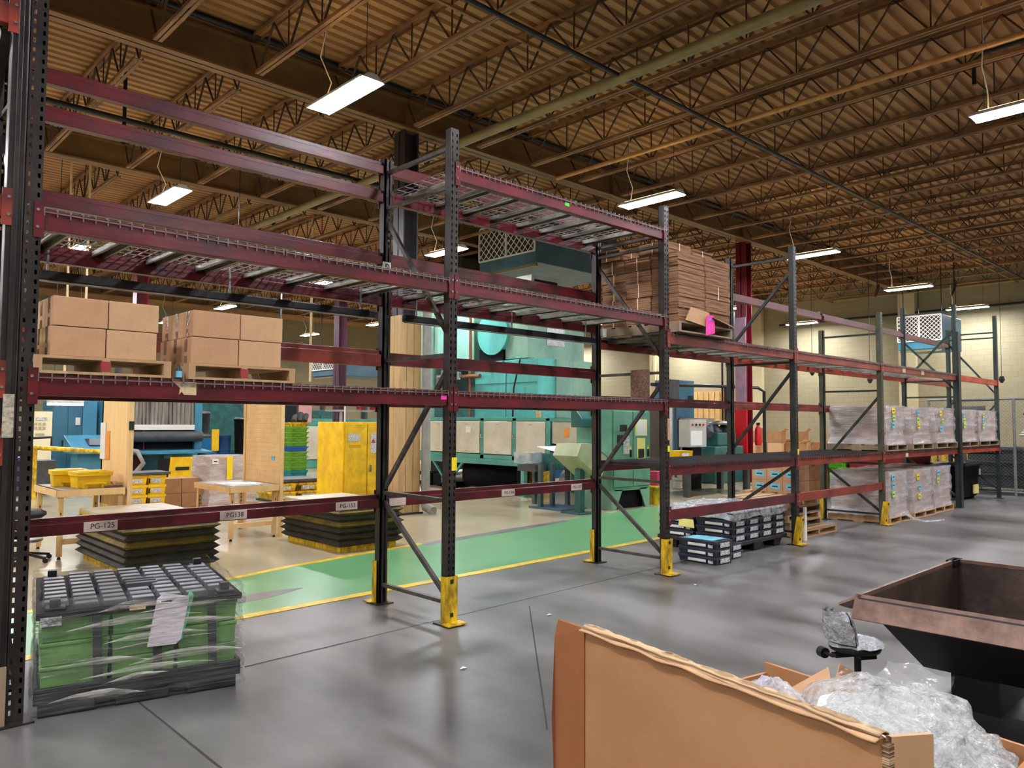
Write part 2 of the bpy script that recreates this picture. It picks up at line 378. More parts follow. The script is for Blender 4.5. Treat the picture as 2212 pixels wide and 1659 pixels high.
# ================================================================== STRUCTURE
XW, YB, XL, YF = 27.0, 34.0, -14.0, -13.0
CZ = 7.08
FLOORD = streak_floor('sealed_dark_concrete', (128, 126, 124), (68, 66, 65), 0.28, 0.46)
FLOORC = streak_floor('sealed_cream_concrete', (190, 178, 148), (170, 158, 130), 0.16, 0.2, .6, .3, 1.4)
FLOORG = streak_floor('green_walkway_paint', (112, 172, 120), (98, 158, 108), 0.27, 0.3, .5, .3, 1.6)
FLOORY = mat('yellow_line_paint', (236, 202, 40), 0.4, 0, 0.2, 8, 0, 0, (1, 1, 1), (196, 166, 40))
JOINT = mat('floor_joint', (58, 56, 54), 0.8, 0, 0)
WALLM = block_wall('cream_block', (152, 143, 113), (136, 127, 100))
WALLP = mat('pilaster_paint', (196, 184, 146), 0.7, 0, 0.05, 2)

struct('floor', G().bx(XL, XW, YF, YB, -0.2, 0), FLOORD)
far_pts = [(-14, 1.7), (-3.5, 2.42), (-1.2, 2.62), (-0.47, 2.72), (0.18, 2.9), (1.63, 3.13), (3.95, 3.39), (5.92, 3.69), (7.81, 3.86), (9.5, 3.95)]
def near_y(x): return 1.29 + 0.043 * x
def strip(pts_lo, pts_hi, z):
    g = G(); n = len(pts_lo)
    vs = [(x, y, z) for x, y in pts_lo] + [(x, y, z) for x, y in pts_hi] + [(x, y, 0.0) for x, y in pts_lo] + [(x, y, 0.0) for x, y in pts_hi]
    fs = [(i, i + 1, n + i + 1, n + i) for i in range(n - 1)] + [(2 * n + i + 1, 2 * n + i, i, i + 1)[::-1] for i in range(n - 1)] + [(n + i, n + i + 1, 3 * n + i + 1, 3 * n + i)[::-1] for i in range(n - 1)]
    return g.add(vs, fs)
cream_lo = far_pts + [(12, 3.2), (16, 2.2), (27, 2.0)]
o = struct('floor_cream_area', strip(cream_lo, [(x, YB) for x, y in cream_lo], 0.0015), FLOORC)
xs = [p[0] for p in far_pts]
struct('floor_walkway', strip([(x, near_y(x)) for x in xs], far_pts, 0.003), FLOORG)
nl = [-14, -3, 0, 3, 6, 9.5]
struct('trim_1', strip([(x, near_y(x) - 0.07) for x in nl], [(x, near_y(x) + 0.04) for x in nl], 0.0045), FLOORY)
fl = [p for p in far_pts if p[0] < 2.0] + [(2.15, 3.2)]
struct('trim_2', strip([(x, y - 0.05) for x, y in fl], [(x, y + 0.05) for x, y in fl], 0.0045), FLOORY)
struct('floor_worn_strip', strip([(2.1, 3.05), (3, 3.14), (4, 3.26), (5.2, 3.46)], [(2.1, 3.2), (3, 3.32), (4, 3.46), (5.2, 3.56)], 0.004), FLOORD)
struct('floor_worn_patch', strip([(-1.3, 1.75), (-1.0, 1.66), (-0.55, 1.72), (-0.2, 1.86)], [(-1.3, 1.92), (-1.0, 1.9), (-0.55, 1.95), (-0.2, 1.88)], 0.004), FLOORD)
g = G()
g.add([(-6, -.15, .002), (14, .75, .002), (14, .762, .002), (-6, -.138, .002)], [(0, 1, 2, 3)])
g.add([(-2.27, -9, .002), (-2.26, -9, .002), (-2.25, -.1, .002), (-2.26, -.1, .002)], [(0, 1, 2, 3)])
g.add([(-.508, -1.48, .002), (-.5, -1.486, .002), (.856, -.026, .002), (.85, -.02, .002)], [(0, 1, 2, 3)])
g.add([(-.9, -1.9, .002), (-.892, -1.906, .002), (-.5, -1.486, .002), (-.508, -1.48, .002)], [(0, 1, 2, 3)])
struct('floor_joint', g, JOINT)

struct('wall_right', G().bx(XW, XW + .2, YF, YB, 0, CZ + .3), WALLM)
struct('wall_back', G().bx(XL, XW, YB, YB + .2, 0, CZ + .3), WALLM)
struct('wall_left', G().bx(XL - .2, XL, YF, YB, 0, CZ + .3), WALLM)
struct('wall_front', G().bx(XL, XW, YF - .2, YF, 0, CZ + .3), WALLM)
for y in (5.9, 12.1, 17.4):
    struct('pilaster', G().bx(XW - .22, XW, y - .3, y + .3, 0, CZ), WALLP)
# slatted tan door leaf on the far end wall
g = G().bx(XW - .1, XW, 12.7, 16.2, 0, 3.0)
for i in range(12): g.bx(XW - .14, XW - .1, 12.75 + i * .29, 12.92 + i * .29, 0.02, 2.97)
struct('door_1', g, mat('tan_slat_door', (204, 166, 104), 0.6, 0, 0.08, 3))

# ribbed roof deck
g = G(); pitch = 0.2; y = YF; prof = []
while y < YB:
    prof += [(y, CZ), (y + .1, CZ), (y + .12, CZ + .05), (y + .18, CZ + .05)]; y += pitch
n = len(prof)
vs = [(XL, a, b) for a, b in prof] + [(XW, a, b) for a, b in prof]
g.add(vs, [(i, i + 1, n + i + 1, n + i) for i in range(n - 1)])
g.bx(XL, XW, YF, YB, CZ + .12, CZ + .3)
struct('ceiling', g, DECK)

# girders along the aisle, on columns
def girder(y, zb, zt, m=GIRD):
    g = G().bx(XL, XW, y - .012, y + .012, zb, zt)
    g.bx(XL, XW, y - .13, y + .13, zb, zb + .03).bx(XL, XW, y - .13, y + .13, zt - .03, zt)
    for x in (3.7, 9.2, 14.7, 20.2): g.bx(x - .01, x + .01, y - .12, y + .12, zb, zt)
    return struct('girder', g, m)
GY = [-5.3, 5.9, 11.5, 17.0, 22.6, 28.2]
for y in GY: girder(y, 6.47, 6.97)

# open web joists: three span lengths, one mesh each, one object for each joist
def joist_mesh(span, panels):
    g = G()
    for s in (-.035, .035):
        g.bx(s - .03, s + .03, 0, span, .60, .612).bx(s - .004 + (.026 if s > 0 else -.026), s + .004 + (.026 if s > 0 else -.026), 0, span, .56, .61)
        g.bx(s - .025, s + .025, .35, span - .35, 0, .01).bx(s - .004 + (.02 if s > 0 else -.02), s + .004 + (.02 if s > 0 else -.02), .35, span - .35, 0, .045)
    g.cur = 1
    st = (span - .7) / panels
    g.bar((0, .05, .58), (0, .35, .02), .022, .022); g.bar((0, span - .05, .58), (0, span - .35, .02), .022, .022)
    for i in range(panels):
        a = .35 + i * st
        g.bar((0, a, .02), (0, a + st / 2, .59), .022, .022); g.bar((0, a + st / 2, .59), (0, a + st, .02), .03, .012)
        if i: g.bar((0, a, .02), (0, a, .59), .016, .016)
    return g
joints = {}
for a, b in zip(GY[:-1], GY[1:]):
    span = round(b - a, 1); first = None
    for k in range(-6, 18):
        x = 3.72 + 1.375 * k
        if x < -6 or x > 26.8: continue
        if a > 12 and x < -1: continue
        if span not in joints:
            ob = struct('roof_joist', joist_mesh(span, max(4, round(span / .95))), [JOIST, JOISTW]); joints[span] = ob
        else:
            ob = joints[span].copy(); COL.objects.link(ob)
        ob.location = (x, a, 6.42)
for y, z in ((-2.4, 6.43), (2.3, 6.43), (8.7, 6.43), (-2.4, 7.0), (2.3, 7.0), (14.2, 6.43), (19.8, 6.43)):
    struct('roof_bridging', G().bx(-6, 26.9, y - .02, y + .02, z, z + .025), JOIST)

# columns
def column(x, y, top, mm, cap=None):
    g = G(); r = .15
    g.bx(x - r, x - r + .025, y - r, y + r, 0, top).bx(x + r - .025, x + r, y - r, y + r, 0, top).bx(x - r, x + r, y - .012, y + .012, 0, top)
    g.bx(x - .25, x + .25, y - .25, y + .25, 0, .03)
    return struct('column', g, mm)
DKCOL = mat('navy_black_column', (52, 50, 56), 0.45, 0, 0.12, 3)
column(3.85, 6.0, 6.47, DKCOL)
column(15.15, 6.05, 6.47, [REDC])
column(3.1, 17.0, 6.47, REDC); column(9.2, 17.0, 6.47, mat('mauve_column', (84, 50, 66), 0.45, 0, 0.1, 3)); column(14.7, 17.0, 6.47, REDC)
column(26.2, 17.0, 6.47, WALLP)
g = G()
for i in range(3): g.bx(3.62 + i * .15, 3.76 + i * .15, 5.80, 5.84, 0.02, 3.3)
for i in range(3): g.bx(3.62, 3.66, 5.84 + i * .12, 5.95 + i * .12, 0.02, 3.3)
tag(g.done('board_cladding', wood('tan_boards', (190, 158, 108), (146, 120, 84))), 'tan board cladding wrapped round the foot of the dark column behind the yellow cabinet', 'cladding')
g = G().cyl((4.12, 5.72, .12), (4.12, 5.72, 3.6), .075, n=16); g.cyl((4.12, 5.72, .12), (4.12, 5.5, .06), .075, n=14)
tag(g.done('downpipe', GREYP), 'grey downpipe standing beside the tan clad column', 'pipe')
t = thing('column_sleeve', 'pale mauve and bright red guard plate fixed along the red column', 'guard', (14.98, 5.85, 0))
G().bx(14.94, 14.975, 5.90, 6.21, .35, 4.4).done('upper_plate', LAV, t); G().bx(14.93, 14.975, 5.88, 6.23, .35, 1.95).done('lower_plate', REDB, t)

# pipes and conduits under the roof
def pipe(name, label, pts, r, m, n=10):
    return tag(G().tube(pts, r, n).done(name, m), label, 'pipe')
pipe('roof_pipe', 'thick olive pipe running across the joists above the rack', [(4.36, -8, 6.22), (4.36, 16.5, 6.22)], .075, PIPEG, 14)
pipe('conduit', 'slim olive conduit alongside the thick olive roof pipe', [(4.56, -8, 6.3), (4.56, 11, 6.3)], .025, PIPEG)
pipe('conduit', 'long dark conduit under the joists parallel to the rack', [(-3, 1.78, 6.24), (12, 1.74, 6.24), (26.8, 1.72, 6.24)], .03, PIPEB)
pipe('conduit', 'black pipe clamped along the near top edge of the girder', [(-6, 5.66, 7.02), (26.8, 5.66, 7.02)], .045, PIPEB)
pipe('conduit', 'bright tan twin conduit crossing the joists near the hanging lights', [(7.2, -8, 6.36), (7.2, 5.6, 6.36)], .04, mat('bright_tan_pipe', (214, 160, 100), 0.4, 0, 0.1, 3))
pipe('conduit', 'dark conduit between the second girder and the aisle girder', [(-6, 8.3, 6.3), (12, 8.3, 6.3)], .045, PIPEB)
pipe('wall_pipe', 'long thin pipe running high across the cream end wall', [(26.86, -6, 5.72), (26.86, 11, 5.72)], .045, PIPEB)
pipe('wall_pipe', 'second pipe below the roof along the cream end wall', [(26.8, -6, 6.5), (26.8, 9, 6.5)], .05, PIPEG)
pipe('conduit', 'vertical pole conduit dropping in front of the cream wall near the red column', [(16.6, 7.6, .8), (16.6, 7.6, 6.4)], .03, PIPEB)
pipe('bent_conduit', 'black conduit with a right angle bend near the roof, above the right hand lamp', [(8.6, -1.35, 6.45), (8.6, -1.35, 6.8), (8.55, -1.5, 6.86), (8.5, -3.2, 6.86)], .03, PIPEB)

# pendant lamps
def make_lamp():
    t = proto('pendant_light', 'hanging lamp', 'lamp')
    g = G()
    g.prism([(-.15, 0), (.15, 0), (.06, .07), (-.06, .07)], 'y', -.64, .64)
    g.bx(-.17, -.15, -.64, .64, -.012, .012).bx(.15, .17, -.64, .64, -.012, .012)
    g.done('housing', HOUSE, t)
    G().bx(-.148, .148, -.61, .61, -.016, -.002).done('diffuser', LENS, t)
    G().bx(-.055, .055, -.55, .55, .071, .074).done('top_slot', SLOT, t)
    for yy in (-.5, .5): G().bar((0, yy, .07), (0, yy, 1.56), .006, .006).done('hanger', PIPEB, t)
    G().tube([(0, .45, .08), (.1, .48, .35), (-.05, .5, .65), (.02, .5, 1.0), (0, .5, 1.48)], .008, 6).done('power_cord', WHITE, t)
    return t
lamp = Placer(make_lamp())
LY = [-7.9, -2.25, 3.55, 9.45, 15.5, 21.9, 27.5]
LX = [-11.6, -5.25, 1.15, 7.48, 13.85, 20.15, 25.7]
where = {(1.15, 3.55): 'large bright lamp hanging over the near rack, left of the aisle girder', (7.48, 3.55): 'lamp hanging over the stack of flattened cartons',
         (13.85, 3.55): 'lamp hanging beside the tall green rack post', (20.15, 3.55): 'lamp hanging in front of the end wall, above the right filter unit',
         (25.7, 3.55): 'dim lamp at the end wall beside the filter unit', (7.48, -2.25): 'bright lamp hanging alone at the right edge under the joists',
         (1.15, 9.45): 'bright lamp seen between the upper burgundy beams', (7.48, 9.45): 'lamp glowing beside the small white letter sign on the rack post',
         (20.15, 9.45): 'lamp in front of the cream wall behind the tall black post'}
for yy in LY:
    for xx in LX:
        if (xx, yy) in ((13.85, 9.45),): continue
        if yy > 20 and xx < -6: continue
        lamp((xx, yy, 5.55), 0, where.get((xx, yy), 'pendant lamp in the %s, %s from the end wall' % ({-7.9: 'row behind the viewer', -2.25: 'row over the open floor', 3.55: 'row over the walkway', 9.45: 'row over the machines', 15.5: 'row behind the furnace', 21.9: 'row over the grey cans', 27.5: 'row nearest the back wall'}[yy], ('seventh', 'sixth', 'fifth', 'fourth', 'third', 'second', 'first')[LX.index(xx)])), 'pendant lamps in rows under the roof')

# ================================================================== PALLET RACK
PX = [-2.815, 0.0, 2.82, 5.65, 8.48, 12.08, 14.73]
RD = 0.904
PW, PD = .078, .07
def post_mesh(h):
    """open C channel with two columns of teardrop slots in its face and one in each flank"""
    g = G(); t = .004; a = PW / 2; d = PD / 2; n = int(h / .0508)
    cols = [-a, -.028, -.016, .016, .028, a]
    vs = []; idx = {}
    rows = [0.0]
    for k in range(n): rows += [.05 + k * .0508, .05 + k * .0508 + .024]
    rows = [z for z in rows if z < h - .02] + [h]
    def grid(fn, cs, hole):
        vs = [fn(c, z) for z in rows for c in cs]; m = len(cs); fs = []
        for r in range(len(rows) - 1):
            for c in range(m - 1):
                if r % 2 == 1 and c in hole and rows[r + 1] - rows[r] < .03: continue
                fs.append((r * m + c, r * m + c + 1, (r + 1) * m + c + 1, (r + 1) * m + c))
        g.add(vs, fs)
    grid(lambda c, z: (c, -d, z), cols, (1, 3))
    grid(lambda c, z: (-a, -c, z), [-d, d], ())
    grid(lambda c, z: (a, c, z), [-d, d], ())
    g.bx(-.004, a, d - t, d, 0, h)
    for s in (-1, 1): g.bx(min(s * a, s * (a - .02)), max(s * a, s * (a - .02)), d - t, d, 0, h)
    return g
def upright(x, hf, hb, m, bm, label, pattern='A', guards=''):
    t = thing('rack_upright', label, 'rack frame', (x, 0, 0), 0, 'pallet rack upright frames')
    o = post_mesh(hf).done('post', m, None); o.parent = t
    o2 = post_mesh(hb).done('post', m, None); o2.parent = t; o2.location = (0, RD, 0); o2.rotation_euler = (0, 0, PI)
    y0, y1 = .03, RD - .03
    if pattern == 'A':
        H = [.16, .93, 2.05, 3.37]; D = [(y0, .2, y1, .85), (y1, .97, y0, 1.95), (y0, 2.2, y1, 3.25)]
    elif pattern == 'B':
        H = [.16, 1.0, 2.32]; D = [(y1, .4, y0, .98), (y1, 1.2, y0, 2.2), (y1, 2.6, y0, 3.5)]
    else:
        H = [.16, 1.25, 2.05, 2.35]; D = [(y0, .2, y1, .9), (y1, 1.25, y0, 1.95), (y0, 2.2, y1, 3.1), (y1, 2.4, y0, 3.3)]
    H = [z for z in H + [min(hf, hb) - .12] if z < hb - .05]
    for z in H: G().bar((x, y0, z), (x, y1, z), .035, .028).done('strut', bm, t)
    for a, za, b, zb in D:
        if max(za, zb) < hb - .02: G().bar((x + .01, a, za), (x + .01, b, zb), .035, .03, (1, 0, 0)).done('diagonal_brace', bm, t)
    for yy in (0, RD): G().bx(x - .08, x + .08, yy - .08, yy + .08, 0, .01).done('foot_plate', m, t)
    return t
def guard(x, y, label, s=-1, tilt=0.0):
    t = thing('post_guard', label, 'post guard', (x, y, 0), 0, 'yellow guards at the rack feet')
    yy = y + s * .045
    g = G()
    g.add([(x - .055, yy, .012), (x + .055, yy, .012), (x + .055 , yy + s * tilt, .36), (x - .055, yy + s * tilt, .36),
           (x - .055, yy - s * .006, .012), (x + .055, yy - s * .006, .012), (x + .055, yy - s * .006 + s * tilt, .36), (x - .055, yy - s * .006 + s * tilt, .36)],
          [(0, 1, 2, 3), (7, 6, 5, 4), (0, 4, 5, 1), (1, 5, 6, 2), (2, 6, 7, 3), (3, 7, 4, 0)])
    for sx in (-1, 1):
        g.bar((x + sx * .055, yy - s * .03, .012), (x + sx * .055, yy - s * .03 + s * tilt, .36), .006, .06, (0, 1, 0))
    g.bx(x - .09, x + .09, y + s * .03, y + s * .13, 0.0105, .018) if s < 0 else g.bx(x - .09, x + .09, y + .03, y + .13, 0.0105, .018)
    g.done('guard_plate', YELW, t)
    for zz in (.06, .31): G().bx(x - .012, x + .012, yy + s * .0 + s * tilt * zz / .36 - .004 + (s * .004), yy + s * tilt * zz / .36 + .004 + s * .004, zz, zz + .03).done('bolt_slot', INK, t)
    return t
fr = ['nearest dark rack frame at the left edge of the photo', 'worn dark rack frame between the first two bays, carrying a pink and a yellow sticker',
      'worn dark rack frame left of the black crates, below the flattened cartons', 'tall black green rack frame right of the flattened cartons',
      'shorter olive rack frame left of the wrapped loads', 'green black rack frame between the wrapped loads, thick lower front post', 'dark green rack frame at the far end of the rack by the fence']
upright(PX[0], 4.6, 4.6, DARK, DARK, fr[0])
upright(PX[1], 3.82, 3.8, DARK, BRACE, fr[1]); upright(PX[2], 3.78, 3.6, DARK, BRACE, fr[2])
upright(PX[3], 3.82, 3.8, DARKG, DARKG, fr[3], 'B'); upright(PX[4], 3.26, 3.05, OLIVE, DARKG, fr[4])
p5 = upright(PX[5], 3.78, 3.8, GREENST, GREENST, fr[5], 'X'); upright(PX[6], 3.83, 3.6, GREENST, GREENST, fr[6])
G().bx(PX[5] - .065, PX[5] + .065, -.075, -.04, 0.0, 3.26).done('post_reinforcement', DARKG, p5)
guard(0, 0, 'scuffed yellow guard on the rack foot nearest the middle of the photo')
guard(0, RD, 'yellow guard behind the rear foot, beside the near green walkway edge', 1)
guard(PX[2], 0, 'scuffed yellow guard on the rack foot left of the small crate stack', -1, .01)
guard(PX[2], RD, 'yellow guard behind the rear rack foot standing on the walkway line', 1)
guard(PX[3], 0, 'leaning yellow guard in front of the pallet stack', -1, .06)
guard(PX[4], 0, 'leaning yellow guard in front of the lowest wrapped load', -1, .05)
guard(PX[4], RD, 'yellow guard at the rear foot right of the pallet stack', 1)

# second frame standing against the first at the left edge, with the stub beams of the next bay
t = thing('rack_upright', 'dark frame post pressed against the nearest one, at the left border', 'rack frame', (-2.955, 0, 0), 0, 'pallet rack upright frames')
G().bx(-2.935, -2.858, -.036, .034, 0, 4.6).bx(-2.91, -2.885, -.046, -.036, 0, 4.6).bx(-2.868, -2.86, -.043, -.036, 0, 4.6).done('post', DARK, t, bevel=.004)
G().bx(-2.96, -2.90, -.06, .06, 0, .008).done('foot_plate', DARK, t)
G().bar((-2.95, .04, 3.55), (-2.95, .85, 2.75), .06, .05, (1, 0, 0)).done('diagonal_brace', DARK, t)
G().bar((-2.95, .85, 2.1), (-2.95, .04, 1.2), .06, .05, (1, 0, 0)).done('diagonal_brace', DARK, t)
o = post_mesh(4.6).done('post', DARK, None); o.parent = t; o.location = (0, RD, 0); o.rotation_euler = (0, 0, PI)
G().bx(-2.94, -2.86, -.056, -.047, 0, .30).done('foot_cover', PALW2, t)
G().bx(-2.918, -2.868, -.0485, -.047, 1.44, 1.66).done('taped_notice', mat('grubby_paper', (206, 196, 172), 0.8, 0, 0.2, 30, 0, 0, (1, 1, 2), (150, 142, 124)), t)

def beam(x0, x1, z, back, m, label, h=.11, name='rack_beam'):
    y = RD if back else 0.0; s = -1 if back else 1
    t = thing(name, label, 'rack beam', (x0, y, z), 0, 'horizontal rack beams')
    a, b = x0 + .046, x1 - .046
    yo = y - s * .032                                    # outer face
    pr = [(yo, z - h / 2), (yo, z + h / 2), (yo + s * .034, z + h / 2), (yo + s * .034, z + h / 2 - .035), (yo + s * .06, z + h / 2 - .038), (yo + s * .06, z - h / 2)]
    if s < 0: pr = pr[::-1]
    G().prism(pr, 'x', a, b).done('beam_channel', m, t, bevel=.003)
    for xx, q in ((x0, 1), (x1, -1)):
        g = G(); f0 = y - s * .0375; f1 = y - s * .044
        g.bx(min(xx + q * .004, xx + q * .05), max(xx + q * .004, xx + q * .05), min(f0, f1), max(f0, f1), z - .1, z + .09)
        g.cur = 1
        for dz in (-.045, .045): g.cyl((xx + q * .02, f1, z + dz), (xx + q * .02, f1 - s * .006, z + dz), .008, n=8)
        g.done('end_connector', [m, STEEL], t)
    return t
bay = ['first bay', 'second bay', 'third bay', 'fourth bay', 'fifth bay', 'end bay']
Z1, Z2, Z3, Z4, Z5, Z6, Z7 = 3.68, 3.475, 2.93, 2.58, 2.07, 1.7115, .86
Z1 = 3.72
BZ1, BZ2, BZ3 = 3.72, 3.36, 2.90
ZA, ZB, ZC, ZD, ZT = 2.41, 1.78, 1.05, .594, 3.28
def L(side, what, i): return '%s %s rack beam, %s' % (side, what, bay[i] + (' from the left' if i < 5 else ' by the fence'))
B = {}
B['t0'] = beam(PX[0], PX[1], Z1, 1, BURG, 'topmost burgundy back beam of the first bay, shining under the lamp')
B['s0'] = beam(PX[0], PX[1], Z2 - .0, 1, BURG, 'second burgundy back beam from the top, first bay')
B['u0'] = beam(PX[0], PX[1], Z3, 1, BURG, 'third burgundy back beam from the top, first bay, just above the wire deck')
B['d0b'] = beam(PX[0], PX[1], Z4, 1, BURG, 'burgundy back beam under the empty wire deck of the first bay')
B['d0f'] = beam(PX[0], PX[1], Z4, 0, BURG, 'burgundy front beam of the empty wire deck above the cartons')
B['o0'] = beam(PX[0], PX[1], Z5, 1, RUST, 'orange brown back beam behind the two carton pallets', .14)
B['p0f'] = beam(PX[0], PX[1], Z6, 0, BURG, 'burgundy front beam under the carton pallets, with torn tape and pink sticker')
B['p0b'] = beam(PX[0], PX[1], Z6, 1, BURG, 'burgundy back beam under the carton pallets')
B['g0'] = beam(PX[0], PX[1], Z7, 1, BURG, 'low burgundy back beam with three printed location tags, above the wrapped crate')
B['t1'] = beam(PX[1], PX[2], Z1, 1, BURG, 'topmost burgundy back beam of the second bay, above the high deck')
B['s1b'] = beam(PX[1], PX[2], Z2, 1, BURG, 'burgundy back beam of the highest wire deck, second bay')
B['s1f'] = beam(PX[1], PX[2], Z2, 0, BURG, 'burgundy front beam of the highest wire deck, with a green sticker')
B['u1'] = beam(PX[1], PX[2], Z3, 1, BURG, 'burgundy back beam below the blue filter unit, second bay')
B['d1b'] = beam(PX[1], PX[2], Z4, 1, BURG, 'burgundy back beam of the middle wire deck, second bay')
B['d1f'] = beam(PX[1], PX[2], Z4, 0, BURG, 'burgundy front beam of the middle wire deck, second bay')
B['o1'] = beam(PX[1], PX[2], Z5, 1, BURG, 'burgundy back beam crossing in front of the teal machine')
B['p1f'] = beam(PX[1], PX[2], Z6, 0, BURG, 'burgundy front beam at eye height, second bay')
B['p1b'] = beam(PX[1], PX[2], Z6, 1, BURG, 'burgundy back beam at eye height, second bay')
B['g1'] = beam(PX[1], PX[2], Z7, 1, BURG, 'low burgundy back beam with location tags in front of the machine oven')
for i, m in ((2, BURG), (3, RUST), (4, RUST)):
    B['a%df' % i] = beam(PX[i], PX[i + 1], ZA, 0, RUST, ['rust red front beam under the flattened cartons, with painted lettering', 'rust red front beam of the high empty deck, fourth bay', 'rust red front beam high above the wrapped loads, with two masking tape tags'][i - 2])
    B['a%db' % i] = beam(PX[i], PX[i + 1], ZA, 1, ORANGE if i > 2 else RUST, L('high back', 'rust orange', i))
    B['b%d' % i] = beam(PX[i], PX[i + 1], ZB, 1, m, L('middle back', 'red', i))
    B['c%df' % i] = beam(PX[i], PX[i + 1], ZC, 0, m, ['burgundy front beam of the low dark deck above the black crates', 'rust red front beam of the low dark deck above the pallet stack', 'rust red front beam under the upper wrapped loads'][i - 2])
    B['c%db' % i] = beam(PX[i], PX[i + 1], ZC, 1, m, L('low back', 'red', i))
B['a5f'] = beam(PX[5], PX[6], ZA, 0, ORANGE, 'bright orange front beam of the end bay, in front of the fence')
B['a5b'] = beam(PX[5], PX[6], ZA, 1, RUST, 'rust back beam high in the end bay')
B['c5f'] = beam(PX[5], PX[6], ZC, 0, ORANGE, 'orange front beam under the last two wrapped loads')
B['c5b'] = beam(PX[5], PX[6], ZC, 1, RUST, 'rust back beam under the last two wrapped loads')
B['d2'] = beam(PX[2], PX[3], ZD, 0, BURG, 'burgundy lowest front beam crossing in front of the black crates')
B['d3'] = beam(PX[3], PX[4], ZD, 0, RUST, 'rust lowest front beam crossing in front of the pallet stack')
for i in (3, 4, 5):
    B['h%d' % i] = beam(PX[i], PX[i + 1], ZT if i < 5 else ZT - .02, 1, BURG, ['topmost faded red back beam, fourth bay, below the end wall lamp', 'topmost faded red back beam, fifth bay, ending at the white filter unit', 'short top back beam of the end bay in front of the filter unit'][i - 3])
for z, lb in ((3.62, 'topmost'), (2.62, 'second'), (1.74, 'third'), (1.40, 'fourth'), (.95, 'lowest')):
    beam(-5.0, -2.905, z, 0, RUST, lb + ' red brown stub beam entering at the left border')

def sticker(b, x, z, wd, hh, m, back, name='sticker', dz=0):
    y = (RD - .062 if back else -.0335); y2 = y - .0015
    return G().bx(x - wd / 2, x + wd / 2, y2, y, z - hh / 2, z + hh / 2).done(name, m, b)
sticker(B['p0f'], -.085, Z6 + .005, .055, .03, PINK, 0, 'pink_sticker')
g = G(); zc = Z6 + .0; pts = [(-2.09, .045), (-1.95, .045), (-1.95, -.03), (-2.02, -.03), (-2.035, -.012), (-2.05, -.03), (-2.045, .01)]
g.prism([(x, zc + z) for x, z in pts][::-1], 'y', -.0348, -.0335); g.done('torn_tape', CREAMT, B['p0f'])
sticker(B['s1f'], 1.3, Z2 + .01, .06, .03, GREENL, 0, 'green_sticker')
for key, x, s in (('g0', -2.2, 'PG-125'), ('g0', -1.32, 'PG138'), ('g0', -.38, 'PG-153'), ('g1', .12, ''), ('g1', 1.42, 'PG-138'), ('g1', 2.42, 'PG-137')):
    wd = .2 if key == 'g0' else .17
    tg = sticker(B[key], x, Z7 - .012, wd, .065, mat('tag_paper', (224, 204, 190), 0.7, 0, 0.05, 6), 1, 'location_tag')
    if s: text('lettering', s, .048 if key == 'g0' else .042, INK, tg, (x + .01, RD - .0645, Z7 - .012), FACE_NY)
text('painted_lettering', 'CARDBOARD RETURN AREA', .075, mat('faded_stencil', (104, 46, 42), 0.6, 0, 0.1, 10), B['a2f'], (4.75, -.0335, ZA), FACE_NY)
for x in (9.4, 10.25): sticker(B['a4f'], x, ZA, .13, .08, CREAMT, 0, 'masking_tape_tag')
sticker(B['c4f'], 9.45, ZC, .12, .08, CREAMT, 0, 'masking_tape_tag')
# tags on posts
def post_tag(name, label, x, z, wd, hh, m, cat='tag'):
    return tag(G().bx(x - wd / 2, x + wd / 2, -.0385, -.0362, z - hh / 2, z + hh / 2).done(name, m), label, cat)
post_tag('yellow_tag', 'small yellow tag stuck on the post with the pink sticker', .02, 1.21, .05, .1, YELL)
post_tag('yellow_tag', 'small yellow tag stuck on the post left of the black crates', PX[2] + .02, 1.27, .035, .06, YELL)
post_tag('yellow_tag', 'small yellow tag on the black green post above the pallet stack', PX[3] + .03, 1.17, .04, .08, YELL)
post_tag('torn_label', 'torn cardboard label on the post left of the black crates', PX[2] + .02, 1.47, .035, .22, CARD)
t = tag(G().bx(-.05, .03, RD - .046, RD - .0375, 2.80, 2.90).done('letter_sign', WHITE), 'small white sign with a letter P on the rear post under the lamp glow', 'sign')
text('lettering', 'P', .09, INK, t, (-.01, RD - .0475, 2.85), FACE_NY)

def deck(x0, x1, z, wm, label, nch=4, dark=False):
    """one welded wire deck: grid with waterfall ends, and support channels below"""
    t = thing('wire_deck', label, 'wire deck', (x0, .45, z), 0, 'wire decks lying on the rack beams')
    g = G(); zz = z + .058; n = max(2, round((x1 - x0) / .062)); r = .0028
    for i in range(n + 1):
        x = x0 + (x1 - x0) * i / n
        g.bx(x - r, x + r, -.042, RD + .042, zz, zz + 2 * r)
        g.bx(x - r, x + r, -.046, -.040, zz - .04, zz + .004); g.bx(x - r, x + r, RD + .040, RD + .046, zz - .04, zz + .004)
    for k in range(9):
        y = -.02 + (RD + .04) * k / 8
        g.bx(x0, x1, y - r, y + r, zz - 2 * r, zz)
    g.bx(x0, x1, -.046, -.040, zz - .022, zz - .016); g.bx(x0, x1, RD + .040, RD + .046, zz - .022, zz - .016)
    g.done('wire_grid', wm, t)
    for i in range(nch):
        x = x0 + (x1 - x0) * (i + .5) / nch
        c = G().prism([(x - .03, z + .012), (x - .028, z + .012), (x - .028, z + .050), (x + .028, z + .050), (x + .028, z + .012), (x + .03, z + .012), (x + .03, z + .0525), (x - .03, z + .0525)][::-1], 'y', .0, RD)
        c.bx(x - .045, x - .03, 0, RD, z + .012, z + .014).bx(x + .03, x + .045, 0, RD, z + .012, z + .014)
        c.done('support_channel', GALV if not dark else BRACE, t)
    return t
